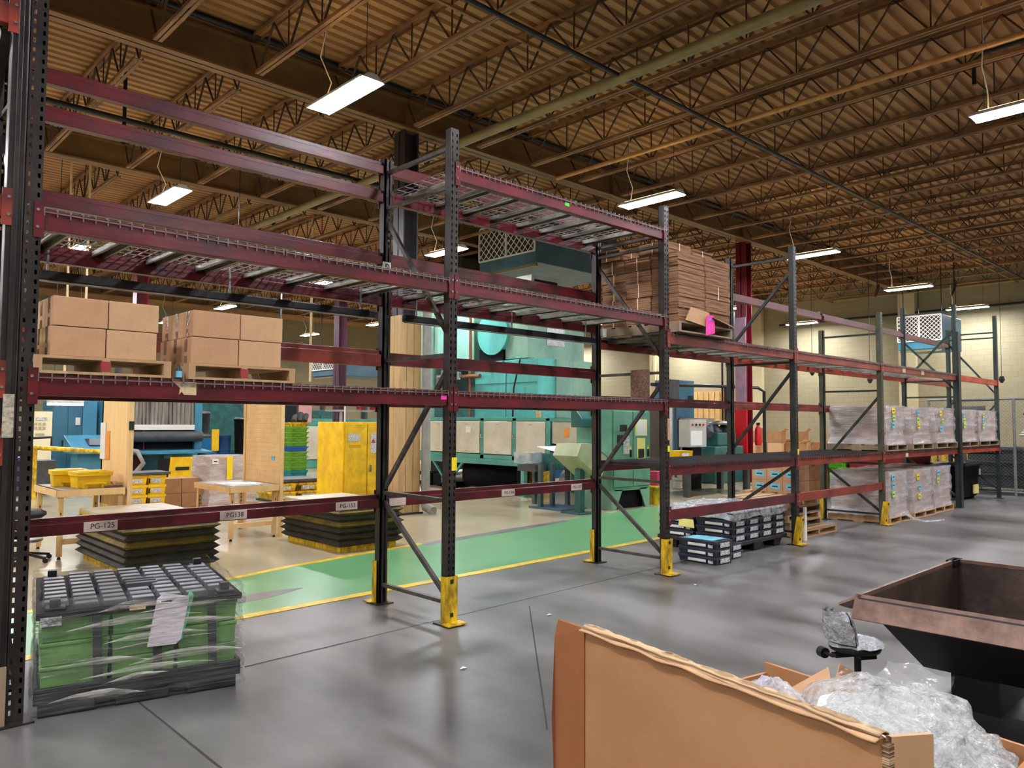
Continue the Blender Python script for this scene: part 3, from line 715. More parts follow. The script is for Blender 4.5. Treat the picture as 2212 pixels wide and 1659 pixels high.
def bay_decks(i, z, wm, desc, nch=4, dark=False):
    a, b = PX[i] + .05, PX[i + 1] - .05; m = (a + b) / 2
    deck(a, m - .01, z, wm, 'wire deck, left half, ' + desc, nch, dark); deck(m + .01, b, z, wm, 'wire deck, right half, ' + desc, nch, dark)
bay_decks(0, Z4, WIRE, 'empty shelf above the cartons, first bay')
bay_decks(0, Z6, WIRE, 'carrying the carton pallets')
bay_decks(1, Z2, WIRE, 'highest empty shelf, second bay')
bay_decks(1, Z4, WIRE, 'middle empty shelf, second bay')
bay_decks(1, Z6, WIRE, 'empty eye height shelf, second bay')
bay_decks(2, ZA, WIRE, 'shelf carrying the flattened cartons'); bay_decks(3, ZA, WIRE, 'high empty shelf, fourth bay'); bay_decks(4, ZA, WIRE, 'high shelf above the wrapped loads')
bay_decks(2, ZC, WIRED, 'low dark shelf above the black crates', 3, True); bay_decks(3, ZC, WIRED, 'low dark shelf above the pallet stack', 3, True)
bay_decks(4, ZC, WIRED, 'shelf under the upper wrapped loads', 3, True); bay_decks(5, ZC, WIRED, 'shelf under the last wrapped loads', 3, True)
# unlit tube under the middle decks
for i, lb in ((0, 'black strip light body slung under the first bay wire deck'), (1, 'black strip light body slung under the second bay wire deck')):
    t = thing('strip_light', lb, 'light', (PX[i], RD - .12, Z4 - .16))
    G().bx(PX[i] + .12, PX[i + 1] - .16, RD - .15, RD - .09, Z4 - .19, Z4 - .13).done('body', PIPEB, t, bevel=.008)
    G().bx(PX[i] + .14, PX[i + 1] - .2, RD - .145, RD - .095, Z4 - .196, Z4 - .19).done('pale_lens', GREYP, t)
    for k in (.25, 1.4, 2.5): G().bar((PX[i] + k, RD - .12, Z4 - .135), (PX[i] + k, RD - .12, Z4 + .054), .012, .012).done('hook', STEEL, t)

# ================================================================== PALLETS AND CARTONS
def pallet_mesh(lx, ly, h, g=None, x=0, y=0, z=0, boards=6):
    g = g or G(); b = h * .16
    for yy in (0, ly / 2 - .02, ly - .04): g.bx(x, x + lx, y + yy, y + yy + .04, z + b, z + h - b)
    wd = lx / boards * .8
    for i in range(boards):
        xx = x + (lx - wd) * i / (boards - 1); g.bx(xx, xx + wd, y, y + ly, z + h - b, z + h)
    for i in range(3):
        xx = x + (lx - wd) * i / 2; g.bx(xx, xx + wd, y, y + ly, z, z + b)
    return g
def pallet_x(lx, ly, h, x, y, z):
    """pallet whose openings face the front: stringers run front to back"""
    g = G(); b = h * .15
    for xx in (0, lx / 2 - .02, lx - .04): g.bx(x + xx, x + xx + .04, y, y + ly, z + b, z + h - b)
    wd = ly / 5 * .8
    for i in range(5):
        yy = y + (ly - wd) * i / 4; g.bx(x, x + lx, yy, yy + wd, z + h - b, z + h)
    for i in range(3):
        yy = y + (ly - wd) * i / 2; g.bx(x, x + lx, yy, yy + wd, z, z + b)
    return g
ZD6 = Z6 + .064
def mk_pallet(name, label, x, y, z, lx, ly, h, m, red=False):
    t = thing(name, label, 'pallet', (x, y, z), 0, 'wooden pallets')
    pallet_x(lx, ly, h, x, y, z).done('pallet_boards', m, t)
    if red: G().bx(x + lx / 2 - .024, x + lx / 2 + .024, y - .002, y + .02, z + .02, z + h - .02).done('red_block', mat('red_block_paint', (168, 58, 58), 0.6, 0, .1, 8), t)
    return t
mk_pallet('wooden_pallet', 'wooden pallet with a red centre block, under the left group of cartons', -2.79, -.04, ZD6, .69, .56, .095, PALW, True)
mk_pallet('wooden_pallet', 'wooden pallet with a red centre block, under the right group of cartons', -2.0, -.04, ZD6, .68, .56, .095, PALW, True)
def carton(x, y, z, lx, ly, lz, label, group, m=CARD, tape='x', name='cardboard_carton'):
    t = thing(name, label, 'carton', (x, y, z), random.uniform(-.006, .006) * 0, group)
    g = G().bx(x, x + lx, y, y + ly, z, z + lz); g.done('carton_body', m, t, bevel=.003)
    if tape == 'x':
        q = .0012; yy = y + ly / 2
        g = G().bx(x - q, x + lx + q, yy - .022, yy + .022, z + lz, z + lz + q)
        g.bx(x - q, x, yy - .022, yy + .022, z + lz * .45, z + lz + q).bx(x - q, x, yy - .022, yy + .022, z - q * 0, z + lz * .3)
        g.done('tape', TAPE, t)
    return t
for (x0, wds, nm) in ((-2.715, (.272, .268), 'left'), (-1.985, (.292, .282), 'right')):
    for lay in (0, 1):
        z = ZD6 + .095 + lay * .161; x = x0 + lay * .008
        for c, wd in enumerate(wds):
            rows = 3 if c == 0 else 1
            for r in range(rows):
                lb = '%s carton, %s, on the %s carton pallet' % (('lower', 'upper')[lay], ('front left', 'middle of the taped side', 'back of the taped side')[r] if c == 0 else 'front right', nm)
                carton(x, -.03 + r * .172, z, wd - .006, .168, .157, lb, 'taped cartons on the rack deck', CARD if (c + r) % 2 == 0 else CARD2)
            x += wd
# little blue bottle between the two pallets
t = thing('bottle', 'tiny bottle with a pale blue label standing between the two carton pallets', 'bottle', (-2.045, -.01, ZD6))
G().lathe([(.018, 0), (.018, .055), (.008, .068), (.008, .078)], (-2.045, -.01, ZD6)).done('body', BLACKP, t)
G().lathe([(.0186, .008), (.0186, .045)], (-2.045, -.01, ZD6)).done('label', BLUEL, t)

# flattened cartons on the high pallet
def mk_flat(x, y, z, lx, ly, lz, label, strap):
    t = thing('flat_carton_bundle', label, 'carton bundle', (x, y, z), 0, 'bundles of flattened cartons')
    j = random.uniform(-.012, .012); k = random.uniform(-.015, .015)
    g = G(); n = 5
    for i in range(n):
        a = random.uniform(-.006, .006); b = random.uniform(-.006, .006)
        g.bx(x + j + a, x + lx + j + a, y + k + b, y + ly + k + b, z + lz * i / n + .001, z + lz * (i + 1) / n)
    g.done('flat_sheets', CARDSTACK, t)
    if strap:
        g = G(); q = .003; e = .008
        xx, yy = x + lx * .5 + j, y + ly * .5 + k
        g.bx(x + j - e, x + j - e + q, yy - .006, yy + .006, z, z + lz)
        g.bx(xx - .006, xx + .006, y + k - e, y + k - e + q, z, z + lz).bx(x + j - e, x + lx + j, yy - .006, yy + .006, z + lz, z + lz + .002)
        g.done('strap', mat('cream_strap', (236, 214, 180), 0.5, 0, 0), t)
    return t
FX, FY, FZ = 2.94, -.1, ZA + .066
mk_pallet('wooden_pallet', 'pale weathered pallet under the flattened cartons', FX - .02, FY - .02, FZ, 1.04, 1.06, .11, PALW2)
FZ += .111
lz = .148
for lay in range(5):
    for c in range(2):
        for r in range(3):
            if c == 1 and r > 0: continue
            lb = 'flattened carton bundle, %s layer from the pallet, %s' % (('first', 'second', 'third', 'fourth', 'fifth')[lay], ('left end, %s' % ('front', 'middle', 'rear')[r]) if c == 0 else 'right front')
            mk_flat(FX + c * .505, FY + r * .345, FZ + lay * lz, .49, .335, lz - .004, lb, r != 0 or (c == 1 and lay == 2))
for (x, y, lx, ly, hh, lb) in ((FX - .04, FY + .72, .4, .36, .12, 'small tied bundle on top of the flattened cartons, rear left'), (FX + .02, FY + .16, .45, .36, .13, 'small tied bundle on top of the flattened cartons, above the front edge'), (FX + .5, FY + .16, .4, .34, .12, 'small tied bundle on top of the flattened cartons, at the right')):
    mk_flat(x, y, FZ + 5 * lz, lx, ly, hh, lb, True)
tag(G().prism([(3.0, 2.60), (3.5, 2.55), (3.44, 2.72), (3.1, 2.745)], 'y', -.145, -.138).done('cardboard_flap', CARD2), 'loose cardboard flap leaning on the flattened cartons behind the pink card', 'flap')
g = G(); g.add([(3.45, -.2, 2.66), (3.98, -.14, 2.60), (4.02, -.04, 2.66), (3.5, -.09, 2.70), (3.45, -.2, 2.655), (3.98, -.14, 2.595), (4.02, -.04, 2.655), (3.5, -.09, 2.695)], [(0, 1, 2, 3), (7, 6, 5, 4), (0, 4, 5, 1), (1, 5, 6, 2), (2, 6, 7, 3), (3, 7, 4, 0)])
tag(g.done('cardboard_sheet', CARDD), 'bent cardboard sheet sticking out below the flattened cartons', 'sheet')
t = thing('hanging_card', 'bright pink card hanging from the pallet of flattened cartons', 'card', (3.4, -.2, 2.45))
G().prism([(3.335, 2.46), (3.515, 2.50), (3.51, 2.66), (3.49, 2.685), (3.38, 2.685), (3.35, 2.66)], 'y', -.17, -.166).done('card_face', PINK, t)
G().bx(3.39, 3.45, -.172, -.170, 2.63, 2.655).done('blue_label', mat('lilac_label', (150, 150, 236), .6, 0, 0), t)
tag(G().bx(-.07 + 2.92, -.02 + 2.94, .84, .87, ZA + .08, ZA + .17).done('white_box', WHITE), 'small white box on the deck at the rear rack post by the pale pallet', 'box')

# film wrapped loads in bays five and six
def wrapped(x0, x1, y0, y1, z0, z1, label, stickers, gp, pm=PALW2, ph=.1):
    mk_pallet('wooden_pallet', 'pallet under ' + label, x0 - .03, y0 - .03, z0, x1 - x0 + .06, y1 - y0 + .06, ph, pm)
    t = thing('wrapped_load', label, 'wrapped load', (x0, y0, z0 + ph), 0, gp)
    z0 += ph + .001
    G().bx(x0 + .02, x1 - .02, y0 + .02, y1 - .02, z0, z1 - .02).done('cartons', mat('wrapped_kraft', (186, 148, 124), 0.7, 0, .05, 2), t, bevel=.01)
    g = G()
    def pt(u, v):
        a = u * 4; z = z0 + (z1 - z0) * v; k = .006 * math.sin(u * 61 + v * 9) + .008 * math.sin(v * 23 + u * 17) + random.uniform(-.004, .004)
        if v < .06: k += .02
        X0, X1, Y0, Y1 = x0 - k, x1 + k, y0 - k, y1 + k
        i = min(3, int(a)); f = a - i
        return [(X0 + (X1 - X0) * f, Y0, z), (X1, Y0 + (Y1 - Y0) * f, z), (X1 - (X1 - X0) * f, Y1, z), (X0, Y1 - (Y1 - Y0) * f, z)][i]
    g.sheet(pt, 32, 10)
    g.sheet(lambda u, v: (x0 + (x1 - x0) * u, y0 + (y1 - y0) * v, z1 + .01 * math.sin(u * 9) * math.sin(v * 11)), 8, 8)
    g.done('stretch_film', FILMT, t)
    for k, (u, v, m) in enumerate(stickers):
        x = x0 + (x1 - x0) * u; z = z0 + (z1 - z0) * v
        s = G().bx(x - .055, x + .055, y0 - .022, y0 - .020, z - .045, z + .045).done('sticker', m, t)
        G().bx(x - .03, x + .03, y0 - .0235, y0 - .0222, z - .008, z + .008).done('print', INK, s)
    return t
up = 'wrapped loads on the rack shelf'; dn = 'wrapped loads on the floor under the rack'
ZU = ZC + .066
wrapped(8.62, 9.42, -.02, .86, ZU, 1.83, 'film wrapped load directly right of the olive post, upper shelf', [(.35, .86, YELL), (.37, .68, LIMEL), (.33, .5, BLUEL)], up)
wrapped(9.72, 10.62, -.02, .86, ZU, 1.82, 'film wrapped load second from the olive post, upper shelf', [(.3, .84, BLUEL), (.28, .64, LIMEL), (.3, .48, YELL)], up)
wrapped(10.86, 11.92, -.02, .86, ZU, 1.83, 'film wrapped load left of the thick reinforced post, upper shelf', [(.22, .84, YELL), (.32, .62, LIMEL), (.22, .4, BLUEL)], up)
wrapped(12.2, 13.2, -.02, .86, ZU, 1.82, 'film wrapped load right of the thick reinforced post, upper shelf', [(.2, .84, BLUEL), (.22, .66, LIMEL), (.22, .5, LIMEL)], up)
wrapped(13.36, 14.62, -.02, .86, ZU, 1.82, 'last film wrapped load beside the fence, upper shelf', [(.22, .84, LIMEL), (.2, .66, BLUEL), (.2, .48, LIMEL)], up)
wrapped(8.62, 9.45, -.04, .86, 0, .80, 'film wrapped load on the floor behind the leaning guard', [(.2, .88, BLUEL), (.2, .7, BLUEL), (.2, .5, LIMEL)], dn, PALW)
wrapped(9.66, 10.62, -.04, .86, 0, .80, 'film wrapped load in the middle of the floor row', [(.2, .82, YELL), (.27, .58, BLUEL), (.25, .36, YELL)], dn, PALW)
wrapped(10.76, 11.7, .0, .86, 0, .80, 'film wrapped load at the end of the floor row by the red cart', [(.22, .85, BLUEL), (.2, .66, LIMEL)], dn, PALW)
g = G(); g.tube([(9.1, -.09, .15), (9.2, -.2, .05), (9.3, -.33, .012), (9.5, -.42, .012), (9.75, -.46, .012)], .02, 6)
tag(g.done('film_tail', FILMW), 'loose twisted tail of white film lying in front of the floor loads', 'film')

# wrapped bulk crate, lower left
cx, cyy, a = -2.74, -.05, math.radians(-11.8)
t = thing('bulk_crate', 'green totes stacked between black plastic pallet and lid, wrapped in clear film', 'crate', (cx, cyy, 0), a)
W_, D_, H_ = 1.02, 1.08, .575
g = G()
for i in range(3):
    for j in range(2): g.bx(.02 + i * .36, .02 + i * .36 + .26, .02 + j * .56, .02 + j * .56 + .45, 0, .07)
g.bx(0, W_, 0, D_, .07, .13).bx(.0, W_, 0, .02, .13, .155).bx(0, .02, 0, D_, .13, .155).bx(W_ - .02, W_, 0, D_, .13, .155)
g.done('base_pallet', BLACKP, t, bevel=.006)
for lay in range(3):
    for c in range(3):
        for r in range(2):
            x0 = .025 + c * .328; y0 = .03 + r * .52; z0 = .132 + lay * .122
            q = G().taper(x0, x0 + .315, y0, y0 + .5, z0, z0 + .119, .006)
            q.bx(x0 - .004, x0 + .319, y0 - .004, y0 + .504, z0 + .10, z0 + .118)
            q.done('green_tote', GREENTOTE, t, bevel=.004)
g = G()
for x in (.27, .56, .845): g.prism([(x, .13), (x + .045, .13), (x + .03, .5), (x - .015, .5)][::1], 'y', .004, .012)
g.done('black_strap_panel', DGREY, t)
G().bx(0, W_, 0, D_, .50, .535).done('lid_sheet', BLACK, t, bevel=.006)  # blacker than the pads, putting the shade of their gaps into colour
g = G()
nx, ny = 7, 9
for i in range(nx):
    for j in range(ny):
        if (i == 3 and j in (3, 4)) or (i in (0, nx - 1) and j in (0, ny - 1)): continue
        x0 = .03 + i * (W_ - .06) / nx; y0 = .03 + j * (D_ - .06) / ny; dx = (W_ - .06) / nx - .014; dy = (D_ - .06) / ny - .034; s = .007
        g.add([(x0, y0, .535), (x0 + dx, y0, .535), (x0 + dx, y0 + dy, .535), (x0, y0 + dy, .535), (x0 + s, y0 + s, .562), (x0 + dx - s, y0 + s, .562), (x0 + dx - s, y0 + dy - s, .562), (x0 + s, y0 + dy - s, .562)],
              [(4, 5, 6, 7), (0, 1, 5, 4), (1, 2, 6, 5), (2, 3, 7, 6), (3, 0, 4, 7)])
for k in range(3): g.bx(.45, .62, .42 + k * .075, .45 + k * .075, .535, .57)
g.done('ribbed_lid', BLACKG, t, bevel=.004)
for x, y in ((.06, .06), (W_ - .11, .06), (.06, D_ - .12), (W_ - .11, D_ - .12)):
    G().bx(x - .02, x + .075, y - .02, y + .075, .535, .55).bx(x, x + .05, y, y + .05, .55, .59).done('corner_peg', BLACKP, t, bevel=.004)
G().bx(.02, .115, -.012, -.009, .47, .515).done('corner_label', LABELW, t)
G().bx(.43, .51, -.012, -.009, .505, .53).done('small_label', CREAMT, t)
q = G(); q.add([(.52, -.022, .30), (.665, -.030, .30), (.69, -.030, .325), (.73, -.0125, .55), (.60, .012, .575), (.565, -.012, .553)], [(0, 1, 2, 3, 4, 5)])
q.done('document_pouch', DOC, t, thick=.002)
q = G(); q.add([(.66, -.017, .30), (.70, -.017, .32), (.755, -.008, .55), (.74, .02, .58), (.72, -.008, .55)], [(0, 1, 2, 3, 4)])
q.done('green_backing_sheet', mat('mint_sheet', (120, 196, 150), .6, 0, .03, 5), t, thick=.002)
G().bx(.585, .64, -.0165, -.0145, .532, .538).done('printed_bar', INK, t)
g = G()
def fpt(u, v):
    aa = u * 4; i = min(3, int(aa)); f = aa - i; z = .025 + (.60 - .025) * v
    pinch = -.012 * math.sin(PI * min(1, max(0, (z - .13) / .37))) * (1 if .13 < z < .5 else 0)
    k = .012 + pinch + .006 * math.sin(f * 19 + v * 31 + i) + random.uniform(-.004, .004)
    if v < .1: k += .006
    if v > .97: k -= .03
    return [(-k + (W_ + 2 * k) * f, -k, z), (W_ + k, -k + (D_ + 2 * k) * f, z), (W_ + k - (W_ + 2 * k) * f, D_ + k, z), (-k, D_ + k - (D_ + 2 * k) * f, z)][i]
g.sheet(fpt, 64, 24)
for i in range(9):
    z = random.uniform(.2, .5)
    g.tube([(W_ * k / 5, -.014 - .004 * math.sin(k + i), z + .03 * math.sin(k * .9 + i * 2) ) for k in range(6)], .0018, 5)
g.done('clear_film', FILMC, t)
g = G()
for i in range(11):
    zf = .09 + .043 * i + random.uniform(-.012, .012); ua = random.uniform(0, .45); ub = min(1, ua + random.uniform(.3, .7)); hf = random.uniform(.01, .05); ti = random.uniform(-.02, .03)
    g.sheet(lambda u, v: ((ua + (ub - ua) * u) * W_, -.017 - .006 * math.sin(v * PI) + .002 * math.sin(u * 31), zf + ti * u + hf * v * math.sin(u * PI) + .0015 * math.sin(u * 13 + i)), 26, 3)
for i in range(7):
    zf = .1 + .065 * i; hf = random.uniform(.008, .02)
    g.sheet(lambda u, v: (W_ + .017 + .006 * math.sin(v * PI), D_ * u, zf + hf * v * math.sin(u * PI) + .003 * math.sin(u * 9 + i)), 20, 3)
g.done('film_highlight_folds', film('highlight_film', .70, (244, 240, 230), .12, .6, 9, (.5, .5, 6)), t)  # whitish fold strips stand in for bright highlight streaks on the film

# ================================================================== BLACK CRATES UNDER BAY THREE
t = thing('plastic_pallet', 'black plastic pallet carrying the wrapped black crates', 'pallet', (4.3, .09, 0))
g = G().bx(4.28, 5.585, .08, 1.14, .10, .15)
for i in range(3):
    for j in range(3): g.taper(4.33 + i * .50, 4.53 + i * .50, .12 + j * .38, .30 + j * .38, 0, .10, .02)
g.done('deck_and_feet', BLACKP, t, bevel=.008)
def make_crate():
    t = proto('black_crate', 'crate', 'crate', 'black slotted crates')
    lx, ly, lz = .305, .49, .082
    g = G().taper(0, lx, 0, ly, 0, lz * .75, .01).bx(-.004, lx + .004, -.004, ly + .004, lz * .62, lz)
    g.bx(.05, lx - .05, -.006, 0, lz * .1, lz * .2).bx(-.006, 0, .06, ly - .06, lz * .1, lz * .2)
    g.done('crate_body', NAVYC, t, bevel=.004)
    G().bx(.07, .25, -.0075, -.005, .016, .066).done('front_label', LABELW, t)
    G().bx(-.0075, -.005, .13, .36, .02, .048).done('side_label', WHITE, t)
    G().bx(-.0075, -.005, .04, .1, .012, .045).done('corner_tag', LABELW, t)
    return t
crate = Placer(make_crate())
on = ('bottom', 'second', 'third', 'top')
for c in range(4):
    for r in range(2):
        n = 4 if (r == 0 or c > 1) else 3
        for k in range(n):
            crate((4.30 + c * .32, .10 + r * .53, .151 + k * .084), 0, 'black crate, %s layer, %s row on the black pallet, %s' % (on[k] if k < n - 1 else 'top', ('front', 'rear')[r], ('left end column', 'second column from the left', 'second column from the right', 'right end column')[c]))
for k in range(3): crate((3.62, -.1, .001 + k * .084), -.03, 'black crate, %s of the small stack standing on the floor in front' % ('bottom', 'middle', 'top')[k])
for k in range(2): crate((4.03, -.02, .001 + k * .084), .05, 'black crate, %s of the low pair hidden behind the small front stack' % ('lower', 'upper')[k])
tag(G().bx(3.65, 3.92, -.03, .33, .255, .258).done('blue_sheet', BLUEL), 'light blue sheet lying on the small front crate stack', 'paper')
g = G(); g.add([(4.288, .62, .37), (4.288, .82, .37), (4.282, .83, .28), (4.278, .60, .27)], [(3, 2, 1, 0)]); 
tag(g.done('yellow_sheet', PALEY, None, thick=.002), 'pale yellow sheet hanging on the side of the black crates', 'paper')
tag(G().bx(4.33, 4.56, .68, 1.0, .405, .409).done('yellow_sheet', PALEY), 'pale yellow sheet lying on the lower black crates', 'paper')
def drape(name, label, x0, x1, y0, y1, z, amp, edge, m, nx=22, ny=22, seed=1):
    rnd = random.Random(seed); ph = [rnd.uniform(0, 6) for _ in range(6)]
    def fn(u, v):
        e = min(u, 1 - u, v, 1 - v); zz = z + amp * (math.sin(u * 11 + ph[0]) * math.sin(v * 9 + ph[1]) + .6 * math.sin(u * 23 + v * 17 + ph[2])) + rnd.uniform(-amp, amp) * .4
        if e < .022: zz -= edge * (1 - e / .022)
        return (x0 + (x1 - x0) * u, y0 + (y1 - y0) * v, zz)
    return tag(G().sheet(fn, nx, ny).done(name, m), label, 'film')
drape('plastic_sheet', 'crumpled clear film over the black crates on the pallet', 4.27, 5.60, .06, 1.16, .515, .014, .10, FILMW, 34, 28)
g = G()
def lump(u, v):
    th = u * 2 * PI; r = .13 * math.sin(v * PI * .5) * (1 + .15 * math.sin(th * 3))
    return (5.16 + r * math.cos(th), 1.44 + r * math.sin(th), max(.004, .0 + .44 * math.cos(v * PI * .5) + .015 * math.sin(th * 5 + v * 9)))
g.sheet(lump, 18, 8)
tag(g.done('plastic_bag', FILMW), 'bunched white plastic bag standing behind the black crates', 'bag')

# ================================================================== PALLET STACK, LABELLED CARTONS
for k in range(5):
    y0 = .35 + (0 if k else -.18)
    mk_pallet('wooden_pallet', ('bottom', 'second', 'third', 'fourth', 'top')[k] + ' pallet of the stack beside the leaning guard', 6.15 + (.05 * (k % 2)), y0, .001 + k * .097, .98 - (.02 * k if k else -.12), 1.0, .095, PALW2 if k % 2 else PALW)
tag(G().bx(6.03, 6.07, .05, .08, 0.002, .44).done('white_pole', WHITE), 'short white strip leaning by the pallet stack', 'strip')['category'] = 'strip'
mk_pallet('wooden_pallet', 'pallet under the cartons with light blue labels', 10.95, 2.5, .002, 1.55, 1.3, .13, PALW)
mk_pallet('wooden_pallet', 'empty pallet topped with cardboard lying left of the labelled cartons', 8.9, 1.75, 0.002, 1.1, 1.1, .13, PALW)
tag(G().bx(8.92, 9.98, 1.77, 2.83, .133, .16).done('cardboard_sheet', CARD2), 'flat cardboard sheet on the empty pallet behind the rack', 'sheet')
def make_lab():
    t = proto('labelled_carton', 'c', 'carton', 'cartons with light blue labels')
    G().bx(0, .48, 0, .335, 0, .245).done('carton_body', CARD, t, bevel=.004)
    s = G().bx(-.003, 0, .06, .26, .07, .18).done('blue_label', BLUEL, t)
    G().bx(-.0045, -.003, .1, .22, .11, .135).done('print', INK, s)
    return t
lab = Placer(make_lab())
for k in range(3):
    for r in range(3): lab((11.0, 2.55 + r * .34, .133 + k * .248), 0, 'carton with light blue label, %s row, %s column of the labelled face' % (('bottom', 'middle', 'top')[k], ('right', 'middle', 'left')[r]))
def make_plain():
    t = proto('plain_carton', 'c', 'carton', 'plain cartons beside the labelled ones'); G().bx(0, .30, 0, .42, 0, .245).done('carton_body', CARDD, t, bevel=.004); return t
pl = Placer(make_plain())
for k in range(3):
    for c in range(3): pl((11.49 + c * .305, 2.55, .133 + k * .248), 0, 'plain carton right of the labelled cartons, %s row, %s' % (('bottom', 'middle', 'top')[k], ('nearest the labels', 'middle', 'outer end')[c]))
for x in (11.55, 12.2):
    g = G(); g.add([(x, 2.52, .86), (x + .2, 2.52, .85), (x + .22, 2.50, .71), (x + .05, 2.49, .69)], [(0, 1, 2, 3)])
    tag(g.done('blue_sheet', BLUEL, None, thick=.002), 'light blue sheet hanging over the plain cartons, %s' % ('left one' if x < 12 else 'right one'), 'paper')

# pile of loose cartons against the end wall
rnd = random.Random(5)
spots = [(23.2, 9.3), (23.7, 8.8), (24.3, 9.7), (24.6, 9.0), (25.0, 8.4), (25.4, 9.3), (25.8, 8.2), (24.1, 10.3), (25.0, 10.0), (23.3, 10.2), (26.2, 9.0), (25.9, 7.5)]
for i, (x, y) in enumerate(spots):
    for k in range(2 if i % 3 else 3):
        s = rnd.uniform(.42, .7); rz = rnd.uniform(-.25, .25)
        t = thing('loose_carton', 'kraft carton heaped by the end wall, %s of the %s pile from the red column' % (('bottom', 'upper', 'topmost')[k], ('first', 'third', 'fifth', 'sixth', 'eighth', 'ninth', 'eleventh', 'fourth', 'seventh', 'second', 'tenth', 'twelfth')[i]), 'carton', (x, y, k * .42), rz, 'heap of loose cartons by the end wall')
        G().bx(-s / 2, s / 2, -s * .4, s * .4, 0, .41).done('carton_body', (CARD, CARD2, CARDD)[(i + k) % 3], t)
        if k == (1 if i % 3 else 2):
            q = G(); q.add([(-s / 2, -s * .4, .41), (s / 2, -s * .4, .41), (s * .45, -s * .65, .5), (-s * .45, -s * .62, .53)], [(0, 1, 2, 3)]); q.done('open_flap', CARD2, t, thick=.006)
mkp = mk_pallet('wooden_pallet', 'pallet under the lime green crates', 12.7, 2.2, .002, 1.6, 1.1, .13, PALW)
def make_lime():
    t = proto('lime_crate', 'c', 'crate', 'lime green crates')
    g = G().taper(0, .74, 0, .5, 0, .16, .02).bx(-.01, .75, -.01, .51, .12, .165)
    for i in range(7): g.bx(.04 + i * .1, .07 + i * .1, -.012, 0, .02, .12)
    g.done('crate_body', LIME, t); return t
lm = Placer(make_lime())
for k in range(5):
    for c in range(2): lm((12.72 + c * .77, 2.32, .134 + k * .168), 0, 'lime green crate, %s layer, %s stack behind the olive rack post' % (('bottom', 'second', 'middle', 'fourth', 'top')[k], ('left', 'right')[c]))

# ================================================================== TEAL OVEN MACHINE
t = thing('conveyor_oven', 'long teal oven cabinet with cream door panels on a teal leg frame', 'machine', (7.4, 8.2, 0))
X0 = 7.4
G().bx(X0 + .02, 9.0, 5.95, 11.6, .80, 1.60).done('oven_body', TEALD, t)
g = G().bx(X0 - .02, X0 + .04, 5.9, 11.6, 1.56, 1.64).bx(X0 - .02, X0 + .04, 5.9, 11.6, .74, .83).bx(X0 - .06, X0 + .06, 5.4, 11.6, .62, .74)
ys = [6.0, 6.98, 8.0, 9.0, 10.05, 11.1]
for y in ys: g.bx(X0 - .02, X0 + .04, y - .06, y + .06, .74, 1.62)
for y in (6.7, 9.2, 11.2): g.bx(X0 - .05, X0 + .05, y - .05, y + .05, 0, .65).bx(X0 - .1, X0 + .1, y - .1, y + .1, 0, .012)
for y in (6.7, 9.2, 11.2): g.bx(8.9, 9.0, y - .05, y + .05, 0, .65)
g.bar((X0, 9.2, .12), (X0, 9.75, .64), .05, .05).bar((X0, 9.2, .12), (X0, 8.65, .64), .05, .05)
g.done('teal_frame', TEAL, t, bevel=.006)
for a, b in zip(ys[:-1], ys[1:]):
    d = G().bx(X0 - .035, X0 - .005, a + .07, b - .07, .85, 1.55).done('door_panel', PANELC, t, bevel=.012)
    q = G().tube([(X0 - .045, b - .05, 1.2), (X0 - .08, b - .01, 1.2), (X0 - .08, b - .01, 1.26), (X0 - .05, b + .02, 1.26)], .012, 6)
    q.done('latch', STEEL, d)
    G().bx(X0 - .045, X0 - .035, (a + b) / 2 - .05, (a + b) / 2 + .05, 1.48, 1.49).bx(X0 - .045, X0 - .035, (a + b) / 2 - .05, (a + b) / 2 + .05, .9, .91).done('pull_lip', GREYP, d)
G().bx(X0 - .045, X0 - .037, 8.35, 8.52, 1.3, 1.44).done('paper_note', WHITE, t)
G().bx(X0 - .04, X0 + .01, 5.05, 5.94, 1.56, 1.62).done('end_rail', TEAL, t)
G().prism([(5.1, 1.56), (5.9, 1.56), (5.9, 1.12), (5.55, 1.06), (5.1, 1.2)][::-1], 'x', X0 + .0, X0 + .6).done('feed_hopper', mat('hopper_cream', (196, 184, 156), .45, 0, .08, 3), t)
s = G().bx(X0 - .006, X0 - .002, 5.44, 5.58, 1.24, 1.42).done('warning_label', mat('orange_label', (236, 150, 70), .6, 0, .1, 10), t)
g = G().bx(X0 - .1, X0 + .7, 5.2, 5.95, 1.0, 1.08).bx(X0, X0 + .3, 5.0, 5.9, .62, .75)
for y in (5.1, 5.5): g.bx(X0 - .02, X0 + .05, y - .03, y + .03, 0, .62)
g.done('feed_bed', TEALD, t)
t = thing('cylinder_roll', 'heavy black roll with a steel shaft lying under the teal oven', 'roll', (7.9, 8.3, 0))
G().cyl((7.75, 8.9, .36), (8.3, 7.7, .36), .3, n=28).done('roll_body', BLACK, t)
G().cyl((7.62, 9.18, .36), (7.75, 8.9, .36), .2, n=20).cyl((7.5, 9.44, .36), (7.62, 9.18, .36), .07, n=14).done('shaft', STEEL, t)
for sx in (7.8, 8.25): G().bx(sx - .1, sx + .1, 8.0 if sx > 8 else 8.6, 8.2 if sx > 8 else 8.8, 0, .09).done('wheel_chock', DGREY, t)
for y, lb in ((10.6, 'left'), (9.75, 'right')):
    t = thing('drawer_unit', 'low black drawer unit with white tag under the oven, %s one' % lb, 'box', (7.75, y, 0), 0)
    G().bx(7.7, 8.2, y - .38, y + .38, .03, .3).bx(7.75, 8.15, y - .3, y + .3, 0, .03).done('case', BLACK, t, bevel=.01)
    G().bx(7.694, 7.7, y - .06, y + .04, .1, .24).done('white_tag', WHITE, t)
G().bx(8.6, 8.7, 8.9, 11.4, .05, .6).done('dark_guard_panel', RUBBER)['label'] = 'dark panel closing the space under the oven'
